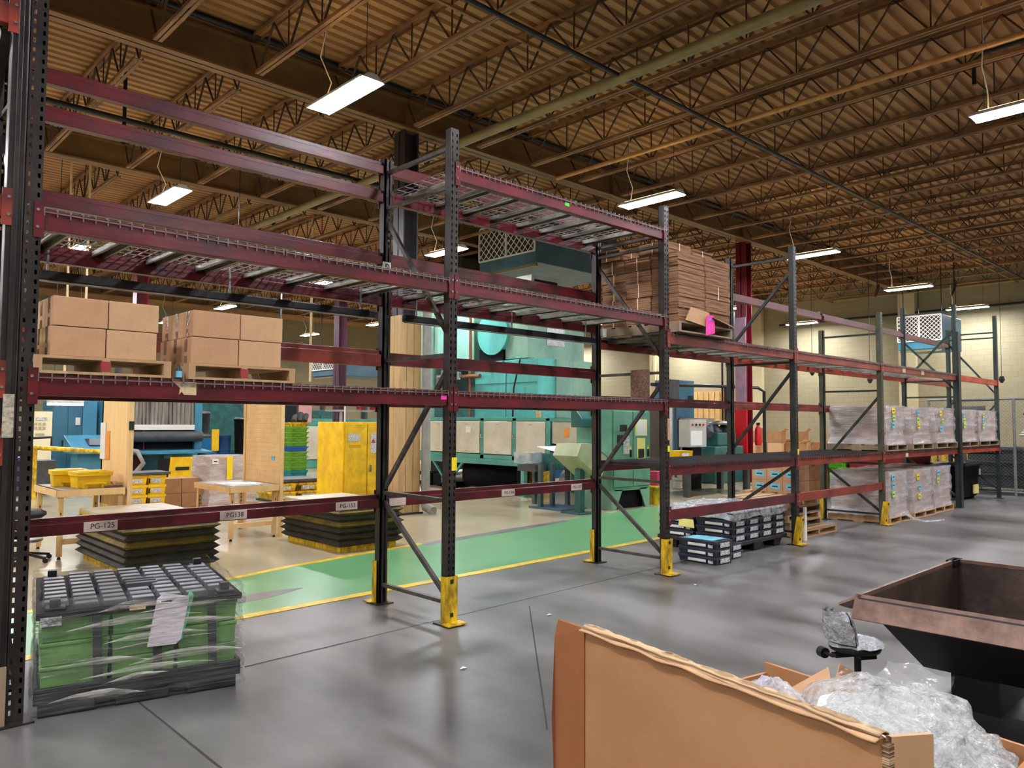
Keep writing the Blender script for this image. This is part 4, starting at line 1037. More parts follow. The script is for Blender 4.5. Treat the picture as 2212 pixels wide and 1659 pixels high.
o = bpy.data.objects['dark_guard_panel']; tag(o, 'dark panel closing the space under the teal oven', 'panel')
def make_ycrate():
    t = proto('yellow_crate', 'c', 'crate', 'yellow crates stacked behind the oven legs')
    g = G().taper(0, .45, 0, .4, 0, .14, .015).bx(-.008, .458, -.008, .408, .115, .14)
    for i in range(4): g.bx(-.012, 0, .03 + i * .095, .09 + i * .095, .02, .1)
    g.done('crate_body', YELW, t); return t
yc = Placer(make_ycrate())
for k in range(4):
    for c in range(2): yc((9.35, 8.55 - c * .45, k * .142 + .001), 0, 'yellow crate behind the oven legs, %s layer, %s stack' % (('bottom', 'second', 'third', 'top')[k], ('left', 'right')[c]))
g = G(); g.sheet(lambda u, v: (9.7 + .3 * math.cos(u * 2 * PI) * math.sin(v * PI / 2 + .05), 7.4 + .4 * math.sin(u * 2 * PI) * math.sin(v * PI / 2 + .05), .03 + .5 * math.cos(v * PI / 2) + .02 * math.sin(u * 40)), 16, 8)
tag(g.done('plastic_bag', FILMW), 'white plastic bag on the floor behind the oven leg', 'bag')

# tall furnace over the oven
t = thing('furnace_tower', 'tall aqua furnace housing rising behind the oven panels', 'machine', (8.3, 9, 0))
G().bx(8.2, 10.0, 7.1, 9.2, 1.64, 2.95).done('lower_housing', TEALB, t, bevel=.015)
G().bx(8.19, 8.2, 8.1, 8.112, 1.66, 2.9).bx(8.19, 8.2, 7.12, 9.2, 2.42, 2.43).done('seam', TEALD, t)
G().bx(8.75, 10.1, 7.05, 7.1, 1.64, 2.95).done('end_plate', TEALP, t)
G().bx(8.3, 10.2, 7.5, 8.25, 2.98, 4.3).done('fan_housing', TEALP, t, bevel=.015)
G().bx(8.9, 9.5, 7.49, 7.5, 3.3, 3.9).done('access_plate', STEEL, t)
G().cyl((8.22, 8.62, 3.62), (8.9, 8.62, 3.62), .52, n=28).done('fan_scroll', BLUEM if False else TEALB, t)
G().bx(8.25, 9.1, 8.3, 9.1, 2.95, 3.25).done('fan_mount', BLACK, t)
G().bx(8.3, 9.7, 9.35, 10.9, 2.95, 4.2).done('burner_cabinet', TEALP, t, bevel=.015)
G().bx(8.28, 8.3, 9.5, 10.75, 3.0, 3.95).done('cabinet_door', mat('mint_door', (142, 206, 190), .4, 0, .06, 2), t)
G().cyl((8.6, 11.5, 1.64), (8.6, 11.5, 5.0), .36, n=24).done('exhaust_duct', TEALP, t)
G().bx(8.4, 9.4, 9.3, 11.0, 1.64, 1.9).bx(8.5, 9.2, 9.4, 9.8, 1.9, 2.95).bx(8.5, 9.2, 10.6, 10.9, 1.9, 2.95).done('burner_stand', TEALD, t)
g = G(); g.tube([(8.12, 9.28, 1.66), (8.12, 9.28, 4.4)], .035, 8); g.tube([(8.1, 10.5, 2.6), (8.1, 9.28, 2.62), (8.1, 8.9, 2.62)], .05, 8)
g.done('gas_pipe', COPPER, t)
g = G(); g.cyl((8.05, 9.9, 2.62), (8.05, 9.75, 2.62), .09, n=12).cyl((8.05, 9.6, 2.55), (8.05, 9.6, 2.75), .06, n=12).cyl((8.05, 10.2, 2.5), (8.05, 10.2, 2.8), .07, n=12)
g.bx(8.05, 8.3, 10.25, 10.5, 2.3, 2.7).cyl((8.05, 9.5, 2.64), (8.05, 10.4, 2.64), .04, n=8); g.done('valve_train', STEEL, t)
G().tube([(8.15, 7.6, 2.95), (8.1, 7.75, 2.3), (8.12, 7.8, 1.66)], .022, 6).done('hose', PIPEB, t)
G().bar((8.19, 8.7, 2.95), (8.05, 8.5, 2.72), .04, .02).done('support_bar', TEALD, t); G().bar((8.19, 8.2, 2.95), (8.05, 8.05, 2.74), .04, .02).done('support_bar', TEALD, t)
G().bx(8.1, 8.16, 6.95, 7.05, 1.64, 1.78).done('orange_tag', mat('amber_tag', (226, 176, 110), .6, 0, .1, 8), t)
G().bx(9.3, 10.1, 8.35, 9.2, 2.95, 4.298).done('upper_housing', TEALP, t)
t = thing('control_cabinet', 'grey cabinet with dark side standing on the furnace top under the filter unit', 'cabinet', (9.1, 8.8, 4.3))
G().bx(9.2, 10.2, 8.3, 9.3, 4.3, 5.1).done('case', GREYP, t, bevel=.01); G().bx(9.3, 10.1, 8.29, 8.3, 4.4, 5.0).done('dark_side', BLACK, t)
t = thing('air_duct', 'big dark square duct hanging from the roof left of the filter unit', 'duct', (11, 13.4, 5))
G().bx(10.6, 12.0, 12.6, 14.0, 4.6, 6.4).bx(11.0, 11.6, 13.0, 13.6, 6.4, 7.05).done('duct_box', mat('sooty_duct', (60, 52, 44), .6, .1, .15, 2), t)

def filter_unit(name, label, x, y0, y1, z0, z1, ln, body, words=None):
    t = thing(name, label, 'air filter unit', (x, y0, z0), 0, 'ceiling air filter units')
    G().bx(x + .02, x + ln, y0, y1, z0, z1 - .02).done('case', body, t, bevel=.02)
    zg = z0 + (z1 - z0) * .24
    G().bx(x + .0, x + .02, y0 + .02, y1 - .02, zg, z1 - .03).done('filter_media', FILTERM, t)
    m = (y0 + y1) / 2
    for a, b in ((y0 + .02, m - .012), (m + .012, y1 - .02)):
        g = G(); q = x - .012; za, zb = zg, z1 - .03
        for p, r in (((q, a, za), (q, b, za)), ((q, a, zb), (q, b, zb))): g.bar(p, r, .03, .04)
        g.bar((q, a, za), (q, a, zb), .03, .04); g.bar((q, b, za), (q, b, zb), .03, .04)
        n = 5; st = (b - a) / n; hh = zb - za; nz = max(3, round(hh / st))
        for i in range(-nz, n + 1):
            for sgn in (1, -1):
                pts = []
                yA = a + i * st
                y_s, y_e = (yA, yA + hh) if sgn > 0 else (yA + hh, yA)
                u0, u1 = 0.0, 1.0
                for lo, hi in ((a, b),):
                    d = y_e - y_s
                    ts = sorted(((lo - y_s) / d, (hi - y_s) / d)); u0 = max(u0, ts[0]); u1 = min(u1, ts[1])
                if u1 - u0 > .03: g.bar((q, y_s + (y_e - y_s) * u0, za + hh * u0), (q, y_s + (y_e - y_s) * u1, za + hh * u1), .012, .018)
        g.done('filter_frame', FILTER, t)
    for yy in (y0 + .1, y1 - .1):
        for xx in (x + .3, x + ln - .2): G().bar((xx, yy, z1 - .02), (xx, yy, 7.1 if z1 > 5.5 else 7.1), .02, .02).done('hanger_rod', PIPEB, t)
    G().bar((x + .1, y0 + .05, z0 - .05), (x + .1, y1 - .05, z0 - .05), .06, .06).bx(x + .07, x + .13, y0 + .1, y0 + .16, z0 - .03, z0 + .02).bx(x + .07, x + .13, y1 - .16, y1 - .1, z0 - .03, z0 + .02).done('bottom_tube', PIPEG, t)
    if words: text('lettering', words, .22, mat('faded_yellow_letters', (206, 180, 96), .6, 0, 0), t, (x + 1.1, y0 - .002, z0 + .62), FACE_NY)
    return t
filter_unit('air_cleaner', 'large blue air filter unit with white diamond lattice hanging above the teal furnace', 10.0, 8.96, 11.14, 5.62, 6.86, 3.3, BLUEAC, 'APC-11')
filter_unit('air_cleaner', 'blue air filter unit with white lattice hanging at the cream end wall', 22.6, 3.4, 4.75, 3.95, 5.05, 1.9, BLUEM)
filter_unit('air_cleaner', 'far blue air filter unit seen under the orange beam behind the yellow cabinet', 10.2, 19.0, 20.6, 3.15, 4.1, 3.2, BLUEAC)

# feeder tray and operator desk at the oven end
t = thing('feed_table', 'dark feeder stand with a paper sheet and clear trays at the oven end', 'table', (6.6, 5.0, 0))
g = G().prism([(4.75, .95), (5.6, .95), (5.75, .75), (5.4, .62), (4.75, .7)][::-1], 'x', 6.5, 7.3)
g.done('hood', TEALD, t)
g = G()
for x, y in ((6.4, 4.95), (6.45, 5.3), (7.1, 4.9), (6.2, 5.05), (6.75, 4.9), (6.6, 5.6)): g.bx(x - .035, x + .035, y - .035, y + .035, 0, .8)
g.done('leg_frame', mat('slate_leg_paint', (74, 92, 96), .5, 0, .15, 5), t)
G().prism([(4.8, .97), (5.45, 1.08), (5.45, 1.085), (4.8, .975)][::-1], 'x', 6.5, 7.25).done('paper_sheet', WHITE, t)
G().bx(6.2, 6.5, 5.3, 5.75, .78, .98).done('clear_tray', film('clear_tray_plastic', .45, (190, 200, 205), .2, .2, 4), t)
G().bx(6.15, 6.45, 5.15, 5.6, .64, .76).done('smoked_tray', DGREY, t)
G().bx(6.05, 6.7, 4.4, 5.2, 0, .03).done('floor_plate', mat('blue_grey_plate', (72, 98, 118), .5, 0, .1, 4), t)
t = thing('operator_desk', 'sloping cream and green control desk in front of the oven end', 'control desk', (6.2, 3.9, 0))
a = math.radians(-38)
g = G(); bx_ = [(6.15, 4.25), (6.95, 4.25), (6.95, 4.55), (6.15, 4.55)]
g.add([(5.85, 3.78, 1.18), (6.10, 3.78, 1.18), (6.57, 3.78, .92), (6.35, 3.78, .58), (5.75, 3.78, .98), (5.85, 4.33, 1.18), (6.10, 4.33, 1.18), (6.57, 4.33, .92), (6.35, 4.33, .58), (5.75, 4.33, .98)],
      [(4, 3, 2, 1, 0), (5, 6, 7, 8, 9), (0, 1, 6, 5), (1, 2, 7, 6), (2, 3, 8, 7), (3, 4, 9, 8), (4, 0, 5, 9)])
g.done('desk_case', mat('pale_sage_paint', (188, 198, 160), .45, 0, .08, 3), t)
g = G(); g.add([(6.11, 3.77, 1.183), (6.57, 3.77, .928), (6.57, 4.34, .928), (6.11, 4.34, 1.183)], [(0, 1, 2, 3)]); g.done('sloped_panel', mat('panel_pinkish_grey', (206, 196, 186), .4, 0, .05, 5), t)
g = G()
for k in range(4):
    u = .2 + k * .18; x = 6.11 + .46 * u; z = 1.186 - .255 * u; g.cyl((x, 3.93, z), (x + .01, 3.93, z + .02), .018, n=10); g.cyl((x, 4.13, z), (x + .01, 4.13, z + .02), .014, n=10)
g.done('push_button', INK, t)
G().bx(6.05, 6.17, 3.98, 4.10, 0, .75).bx(5.9, 6.35, 3.83, 4.28, 0, .02).done('pedestal', TEALD, t)

# electrical cabinet
t = thing('electrical_cabinet', 'two door green electrical cabinet with papers taped to its doors', 'electrical cabinet', (6.9, 3.95, 0))
CX0, CX1, CY0, CY1 = 6.82, 7.92, 3.92, 4.75
G().bx(CX0, CX1, CY0, CY1, .35, 1.78).done('case', CABG, t, bevel=.01)
for x in (CX0, CX1 - .08): G().bx(x, x + .08, CY0, CY1, 0, .35).done('leg', TEALP, t)
g = G().bx(CX0 + .08, CX1 - .08, CY0, CY0 + .02, .33, .35)
g.prism([(CX0 + .08, .35), (CX0 + .3, .35), (CX0 + .12, 0), (CX0 + .08, 0)][::-1], 'y', CY0, CY0 + .02); g.prism([(CX1 - .3, .35), (CX1 - .08, .35), (CX1 - .08, 0), (CX1 - .12, 0)][::-1], 'y', CY0, CY0 + .02)
g.done('skirt', TEALP, t)
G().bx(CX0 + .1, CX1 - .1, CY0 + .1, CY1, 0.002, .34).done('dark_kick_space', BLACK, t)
for i, (a, b) in enumerate(((CX0 + .03, CX0 + .56), (CX0 + .58, CX1 - .02))):
    d = G().bx(a, b, CY0 - .03, CY0, .4, 1.74).done('cabinet_door', CABG, t, bevel=.008)
    G().bx(b - .09, b - .06, CY0 - .06, CY0 - .03, .92, 1.05).done('door_handle', INK, d)
    G().prism([(b - .1, 1.06), (b - .04, 1.06), (b - .07, 1.13)], 'y', CY0 - .034, CY0 - .031).done('warning_triangle', YELL, d)
    if i == 0:
        G().bx(a + .16, a + .36, CY0 - .036, CY0 - .031, 1.38, 1.5).done('dark_nameplate', INK, d)
        G().bx(a + .08, a + .24, CY0 - .04, CY0 - .031, 1.14, 1.32).done('touch_screen', SCREEN, d)
        s = G().bx(a + .24, a + .42, CY0 - .044, CY0 - .041, .98, 1.3).done('instruction_sheet', LABELW, d)
        G().bx(a + .24, a + .28, CY0 - .034, CY0 - .03, 1.54, 1.6).done('outlet', GREYP, d)
    else:
        G().bx(a + .05, a + .4, CY0 - .036, CY0 - .031, 1.3, 1.6).done('manila_folder', PALEY, d)
        G().bx(a + .1, a + .38, CY0 - .04, CY0 - .037, 1.31, 1.59).done('white_sheet', WHITE, d)
        G().bx(a + .1, a + .34, CY0 - .036, CY0 - .031, .82, 1.26).done('manila_notice', PALEY, d)
        G().bx(a + .13, a + .31, CY0 - .04, CY0 - .037, .9, 1.06).done('black_photo', INK, d)
G().prism([(4.35, 1.45), (4.62, 1.45), (4.62, 1.75), (4.5, 1.78), (4.35, 1.6)][::-1], 'x', CX0 - .3, CX0 - .002).done('side_motor_cover', TEALD, t, bevel=.02)
t = thing('drip_barrel', 'stained yellow tub standing right of the green electrical cabinet', 'tub', (8.35, 3.95, 0))
G().lathe([(.2, 0), (.215, .3), (.235, .31), (.235, .36), (.21, .36), (.21, .32)], (8.33, 4.05, 0.002)).done('tub_body', YELW, t); G().lathe([(.2, .31), (.2, .33)], (8.33, 4.05, 0.002)).done('lid', YELW, t)
t = thing('red_bin', 'small pinkish red card box on the stained yellow tub', 'box', (8.3, 4.0, .37)); G().bx(8.2, 8.46, 3.95, 4.2, .365, .62).done('box_body', mat('rose_card', (206, 60, 96), .6, 0, .05, 5), t)
t = thing('tall_locker', 'tall pale locker with dark front behind the electrical cabinet', 'locker', (10, 6, 0))
G().bx(10.1, 11.1, 5.6, 6.2, 0, 1.95).done('locker_body', mat('putty_paint', (190, 184, 160), .5, 0, .05, 3), t); G().bx(10.15, 10.9, 5.59, 5.6, .1, 1.9).done('dark_door', mat('dark_bronze', (70, 60, 50), .4, .1, .1, 3), t)
G().bx(10.84, 11.05, 5.585, 5.595, 1.3, 1.75).done('door_sheet', LABELW, t)

# machines against the end wall seen through bay three
t = thing('blue_press', 'blue machine cabinet standing before the tan slatted door', 'machine', (16, 8.2, 0))
G().bx(16.1, 17.25, 9.0, 9.7, 0, 2.88).done('press_body', mat('medium_blue_paint', (70, 136, 172), .42, 0, .1, 2), t, bevel=.02)
G().bx(16.9, 17.15, 8.985, 9.0, 2.1, 2.4).done('dark_vent', INK, t)
G().bx(16.3, 17.9, 8.7, 8.9, 0, 1.7).done('low_grey_panel', mat('mauve_grey_panel', (160, 152, 148), .5, 0, .06, 3), t)
t = thing('blue_screen', 'strong blue steel screen standing behind the feed end of the oven', 'screen', (11, 9.4, 0))
G().bx(10.9, 12.2, 9.4, 9.5, .05, 2.1).done('screen_panel', BLUED, t); G().bx(10.9, 10.96, 9.3, 9.6, 0, .05).done('foot', DGREY, t); G().bx(12.1, 12.16, 9.3, 9.6, 0, .05).done('foot', DGREY, t)
t = thing('piping_frame', 'dark pipework frame with rounded corner above the blue machine', 'pipework', (16, 7.4, 0))
G().tube([(13.6, 8.0, 2.6), (16.4, 7.6, 2.64), (17.6, 7.0, 2.62), (17.8, 6.9, 2.5), (17.8, 6.9, .2)], .05, 8).tube([(13.6, 8.0, 2.2), (17.8, 6.9, 2.1)], .025, 6).tube([(16.6, 7.5, .0), (16.6, 7.5, 2.64)], .04, 8).done('pipe_run', PIPEB, t)
G().tube([(14.6, 7.9, 0), (14.6, 7.9, 2.62)], .04, 8).bx(14.0, 14.5, 7.7, 8.0, 2.2, 2.75).done('junction_box', DGREY, t)
t = thing('control_box', 'pale grey control box with paper sheet on a dark stand', 'control box', (11.7, 5.4, 0))
G().bx(11.35, 12.05, 5.3, 5.6, .98, 1.62).done('box_body', mat('light_grey_box', (190, 188, 176), .45, 0, .05, 3), t, bevel=.01)
G().bx(11.38, 11.85, 5.29, 5.3, 1.02, 1.36).done('paper', WHITE, t); G().bx(11.5, 11.9, 5.35, 5.6, 0, .98).done('stand', BLACK, t)
for k, m in enumerate((REDB, INK, INK, REDB)): G().cyl((11.45 + k * .15, 5.3, 1.5), (11.45 + k * .15, 5.27, 1.5), .025, n=10).done('push_button', m, t)
t = thing('milling_machine', 'dark teal machine tool with hoses right of the grey control box', 'machine', (15, 6.2, 0))
G().bx(13.4, 14.8, 5.9, 6.9, 0, .95).bx(13.7, 14.6, 6.0, 6.7, .95, 1.3).done('machine_bed', TEALD, t, bevel=.03)
g = G()
for k in range(6): g.cyl((13.5 + k * .2, 6.1 + .1 * (k % 2), 1.25), (13.62 + k * .2, 6.3, 1.4 + .05 * (k % 3)), .09, n=10)
g.done('motor_group', DGREY, t); G().lathe([(.3, 0), (.34, .06), (.1, .1)], (14.2, 6.2, 1.5)).done('wheel_cover', STEEL, t)
t = thing('work_table', 'low steel table with a yellow top edge in front of the machine tools', 'table', (10.6, 4.6, 0))
g = G().bx(9.8, 12.4, 4.35, 5.2, .62, .68)
for x, y in ((9.9, 4.42), (12.3, 4.42), (9.9, 5.1), (12.3, 5.1)): g.bx(x - .06, x + .06, y - .06, y + .06, 0, .62)
g.done('table_frame', DGREY, t); G().bx(9.8, 12.4, 4.33, 4.35, .61, .69).done('yellow_edge', YEL, t)
t = thing('yellow_tote', 'yellow tote with red and white label on the steel table', 'tote', (10.1, 4.8, .68)); G().taper(9.9, 10.4, 4.6, 5.0, .681, .95, .02).done('tote_body', YEL, t); G().bx(10.0, 10.25, 4.595, 4.61, .78, .9).done('label', WHITE, t)
drape('plastic_sheet', 'pale blue plastic sheeting heaped on the steel table', 10.6, 12.3, 4.45, 5.1, .76, .025, .05, mat('pale_blue_plastic', (150, 180, 200), .3, 0, .2, 9), 14, 10, 3)
t = thing('fire_extinguisher', 'red fire extinguisher hanging on the red column', 'extinguisher', (15.2, 5.7, .95)); G().lathe([(.08, 0), (.09, .05), (.09, .42), (.05, .5), (.03, .54)], (15.36, 5.78, .95)).done('cylinder', REDB, t); G().bx(15.33, 15.39, 5.74, 5.82, 1.49, 1.56).done('valve', INK, t)
t = thing('wheel_dolly', 'small red base with black wheels at the foot of the red column', 'dolly', (15.0, 5.6, 0))
G().bx(14.7, 15.45, 5.5, 5.78, .06, .35).done('dolly_base', REDC, t)
for x in (14.72, 15.43): G().cyl((x, 5.46, .1), (x, 5.54, .1), .1, n=14).done('wheel', RUBBER, t)
t = thing('wall_reel', 'round cable reel hanging on the cream wall left of the red column', 'reel', (20, 8, 3.7)); G().lathe([(.2, -.1), (.3, 0), (.2, .1)], (20.6, 9.5, 3.75)).done('reel_drum', mat('dusty_pink_reel', (150, 120, 108), .5, 0, .1, 6), t); G().bar((20.6, 9.5, 3.85), (20.6, 9.5, 7.1), .02, .02).done('reel_hanger', PIPEB, t)
for i, (x, y, z) in enumerate(((20.4, 6.6, 3.1), (22.5, 5.6, 2.9), (25.0, 2.4, 2.9))):
    t = thing('cord_drop', 'dark plug hanging on a cord before the end wall, %s' % ('nearest the red column', 'middle one', 'nearest the fence')[i], 'cord', (x, y, z), 0, 'hanging cords'); G().bar((x, y, z + .2), (x, y, 7.1), .012, .012).done('cord', PIPEB, t); G().lathe([(.03, 0), (.09, .1), (.06, .22)], (x, y, z), 10).done('plug', INK, t)
for i, (x, y) in enumerate(((21.4, 4.9), (22.8, 3.1))):
    t = thing('coiled_cord', 'coil of black cord hanging under the roof near the end wall, %s' % ('left coil', 'right coil')[i], 'cord', (x, y, 5.6), 0, 'coiled cords'); G().tube([(x + .07 * math.cos(k * .6), y - .07 * math.sin(k * .6), 5.75 + .2 * math.sin(k * .6) + .004 * k) for k in range(24)], .012, 6).tube([(x, y, 5.9), (x, y, 7.1)], .015, 6).done('coil', PIPEB, t)

# right end: tilt cart, black bin, fence
t = thing('tilt_cart', 'deep red tilt cart parked behind the last floor load', 'cart', (12.9, 1.3, 0))
g = G().prism([(1.15, .12), (2.0, .12), (2.3, 1.05), (1.0, 1.0)][::-1], 'x', 12.5, 13.9); g.done('tub', DRED, t, bevel=.03)
for x, y in ((12.7, 1.3), (13.7, 1.3), (12.7, 1.9), (13.7, 1.9)): G().cyl((x - .04, y, .09), (x + .04, y, .09), .09, n=12).done('wheel', RUBBER, t)
t = thing('trash_bin', 'wide black lidded bin standing under the last rack bay', 'bin', (13.9, .5, 0))
G().taper(13.55, 14.55, .30, 1.0, .05, .68, .05).done('bin_body', BLACK, t, bevel=.02); G().bx(13.5, 14.6, .26, 1.04, .68, .74).done('bin_lid', BLACKP, t, bevel=.02); G().bx(14.05, 14.35, .272, .30, .12, .3).done('bin_label', PALEY, t); G().bx(14.33, 14.4, .245, .262, .5, .62).done('white_tag', WHITE, t)
for x in (13.65, 14.45): G().bx(x, x + .05, .4, .9, 0, .05).done('skid', DGREY, t)
t = thing('chain_link_fence', 'grey chain link fence with a gate frame behind the rack end', 'fence', (15.5, 0, 0))
FXX = 15.6; fy0, fy1, fh = -3.4, 1.6, 2.1
g = G()
for y in (fy0, -1.75, -.1, 1.6): g.cyl((FXX, y, 0), (FXX, y, fh), .03, n=10)
for z in (.08, 1.05, fh): g.cyl((FXX, fy0, z), (FXX, fy1, z), .022, n=8)
g.done('fence_frame', mat('grey_fence_paint', (136, 138, 136), .45, .2, .1, 4), t)
g = G(); st = .075
nn = int((fy1 - fy0 + fh) / st)
for i in range(nn):
    y = fy0 - fh + i * st
    for sgn in (1, -1):
        a0, a1 = (y, y + fh) if sgn > 0 else (y + fh, y)
        d = a1 - a0; ts = sorted(((fy0 - a0) / d, (fy1 - a0) / d)); u0 = max(0, ts[0]); u1 = min(1, ts[1])
        if u1 - u0 > .02: g.bar((FXX, a0 + d * u0, .06 + (fh - .08) * u0), (FXX, a0 + d * u1, .06 + (fh - .08) * u1), .005, .005)
g.done('wire_mesh', mat('mesh_wire', (120, 122, 120), .45, .3, .1, 4), t)
G().bx(FXX + .03, FXX + .06, .45, 1.05, 1.1, 1.95).done('grey_notice_board', mat('board_grey', (126, 128, 126), .5, 0, .1, 3), t)
for i, (x0, x1, y0, y1, zt) in enumerate(((16.2, 17.4, -1.9, -.2, 1.62), (17.8, 19, -3.2, -2.0, 1.3), (16.4, 17.6, -.1, 1.1, 1.0), (16.1, 16.9, -3.3, -2.1, .95))):
    t = thing('storage_rack', 'dark storage unit behind the chain link fence, %s' % ('tallest, at the frame edge', 'far one', 'low one behind the bin', 'near low one')[i], 'shelf', (x0, y0, 0), 0, 'dark units behind the fence')
    g = G(); nsh = 4
    for x, y in ((x0, y0), (x1, y0), (x0, y1), (x1, y1)): g.bx(x - .03, x + .03, y - .03, y + .03, 0, zt)
    for k in range(nsh): g.bx(x0, x1, y0, y1, .1 + k * (zt - .14) / (nsh - 1), .14 + k * (zt - .14) / (nsh - 1))
    g.done('shelf_frame', DGREY, t)
    for k in range(nsh - 1): G().bx(x0 + .05, x1 - .05, y0 + .05, y1 - .05, .15 + k * (zt - .14) / (nsh - 1), .15 + (k + .85) * (zt - .14) / (nsh - 1)).done('dark_box', mat('charcoal_box', (58, 58, 60), .6, 0, .2, 4), t)
t = thing('yellow_locker', 'yellow cupboard behind the fence above the black bin', 'cupboard', (17.4, 1.4, 0)); G().bx(17.4, 18.2, 1.5, 2.5, 0, 1.35).done('case', YELW, t); G().bx(17.38, 17.4, 1.98, 2.0, .1, 1.3).done('door_gap', INK, t)
t = thing('white_coil', 'white spiral hose hanging on the fence', 'hose', (15.5, -.35, 1.4)); G().tube([(15.5 + .07 * math.cos(k * .9), -.3 + .09 * math.sin(k * .9) - k * .006, 1.3 + .008 * k) for k in range(44)], .016, 6).done('spiral', WHITE, t); G().tube([(15.5, -.5, 1.6), (15.5, -.42, 2.0), (15.5, -.3, 1.75)], .015, 6).done('black_hook', INK, t)
t = thing('wheel_stop', 'bright yellow floor block by the fence', 'floor block', (14.6, -.9, 0)); G().bx(14.85, 15.0, -2.3, -.45, 0, .1).done('block', YEL, t, bevel=.01)

# ================================================================== WORKSTATIONS, LEFT
def lift_table(x0, x1, y0, y1, label):
    t = thing('lift_table', label, 'lift table', (x0, y0, 0), 0, 'scissor lift tables')
    G().bx(x0 + .04, x1 - .04, y0 + .04, y1 - .04, 0, .07).done('base_frame', YELW, t)
    n = 6; zb, zt = .07, .50
    for i in range(n):
        za = zb + (zt - zb) * i / n; zc = zb + (zt - zb) * (i + 1) / n; zm = (za + zc) / 2; k = .02; o = -.03 + random.uniform(-.006, .006)
        def ring(e, z): return [(x0 + e, y0 + e, z), (x1 - e, y0 + e, z), (x1 - e, y1 - e, z), (x0 + e, y1 - e, z)]
        g = G(); g.add(ring(k, za) + ring(o, zm) + ring(k, zc), [(j, (j + 1) % 4, 4 + (j + 1) % 4, 4 + j) for j in range(4)] + [(4 + j, 4 + (j + 1) % 4, 8 + (j + 1) % 4, 8 + j) for j in range(4)])
        g.done('bellows_fold', BELY if i in (3, 5) else GUNK, t)
    G().bx(x0, x1, y0, y1, .50, .56).done('platform', LIFTTOP, t, bevel=.006)
    G().bx(x0 - .005, x1 + .005, y0 - .006, y0, .50, .53).bx(x0 - .006, x0, y0, y1, .50, .53).done('yellow_edge', YELW, t)
    return t
lift_table(-1.3, -.42, 3.28, 4.87, 'scissor lift table with black bellows, left one behind the wrapped crate')
lift_table(1.0, 1.86, 3.24, 4.6, 'scissor lift table with black bellows, right one in front of the yellow cabinet')

def bench(label, x0, x1, y0, y1, zt, ys):
    t = thing('work_bench', label, 'workbench', (x0, y0, 0), 0, 'wooden workbenches')
    G().bx(x0, x1, y0, y1, zt - .03, zt).done('bench_top', mat('grey_bench_top', (150, 140, 128), .4, 0, .1, 6), t)
    g = G().bx(x0, x1, y0 - .012, y0 + .025, zt - .075, zt).bx(x0, x1, y1 - .025, y1, zt - .09, zt - .03).bx(x0 - .012, x0 + .025, y0, y1, zt - .075, zt).bx(x1 - .025, x1, y0, y1, zt - .09, zt - .03)
    g.done('bench_apron', BENCHW, t)
    for x in (x0 + .02, x1 - .065):
        for y in (y0 + .02, y1 - .065):
            l = G().bx(x, x + .05, y, y + .05, .03, zt - .03).done('leg', BENCHW, t)
            G().cyl((x + .025, y + .025, 0), (x + .025, y + .025, .03), .022, .012, 10).done('levelling_foot', INK, l)
            g = G()
            for k in range(4): g.bx(x + .018, x + .032, y - .002, y, .34 + k * .05, .36 + k * .05)
            g.bx(x + .023, x + .027, y - .001, y, .34, .53).done('hole_dots', INK, l)
    G().bx(x0 + .06, x1 - .06, y0 + .03, y0 + .06, .16, .22).done('stretcher', BENCHW, t); G().bx(x0 + .03, x0 + .06, y0 + .06, y1 - .06, .3, .36).done('stretcher', BENCHW, t)
    return t
bench('wooden workbench carrying two yellow totes', -1.51, -.82, 4.92, 5.95, .76, 0)
bench('wooden workbench with papers in front of the pegboard', .42, 1.09, 4.92, 6.05, .69, 0)
t = thing('tool_board', 'tall plywood panel on a stud standing at the end of the tote workbench', 'board', (-.82, 5.0, 0))
G().bx(-.80, -.785, 4.98, 5.95, .5, 1.92).done('plywood_sheet', PLY, t); G().bx(-.80, -.75, 4.90, 4.98, 0, 1.92).done('stud', BENCHW, t); G().bx(-.80, -.75, 5.9, 5.95, 0, 1.92).done('stud', BENCHW, t)
G().bx(-.815, -.80, 5.75, 5.95, 1.05, 1.5).done('white_notice', WHITE, t); G().bx(-.81, -.80, 5.6, 5.75, 1.05, 1.4).done('orange_card', mat('orange_card', (240, 160, 70), .6, 0, .05, 5), t); G().bx(-.805, -.75, 4.885, 4.90, 1.42, 1.52).done('latch_plate', INK, t)
t = thing('pegboard_panel', 'pegboard in a pale wood frame standing at the end of the right workbench', 'board', (1.1, 5.0, 0))
G().bx(1.11, 1.12, 4.95, 6.0, .69, 1.9).done('pegboard_sheet', PEG, t)
g = G()
for i in range(15):
    for j in range(17): g.bx(1.1085, 1.11, 5.02 + i * .065, 5.028 + i * .065, .78 + j * .065, .788 + j * .065)
g.done('peg_holes', mat('peg_hole_shadow', (150, 110, 66), .8, 0, 0), t)
G().bx(1.095, 1.14, 4.90, 4.95, 0, 1.92).done('stud', BENCHW, t); G().bx(1.095, 1.14, 6.0, 6.05, .0, 1.92).done('stud', BENCHW, t); G().bx(1.095, 1.14, 4.95, 7.2, 1.8, 1.86).done('top_rail', BENCHW, t); G().bx(1.104, 1.11, 5.1, 5.2, 1.0, 1.06).done('blue_tape', BLUEL, t)

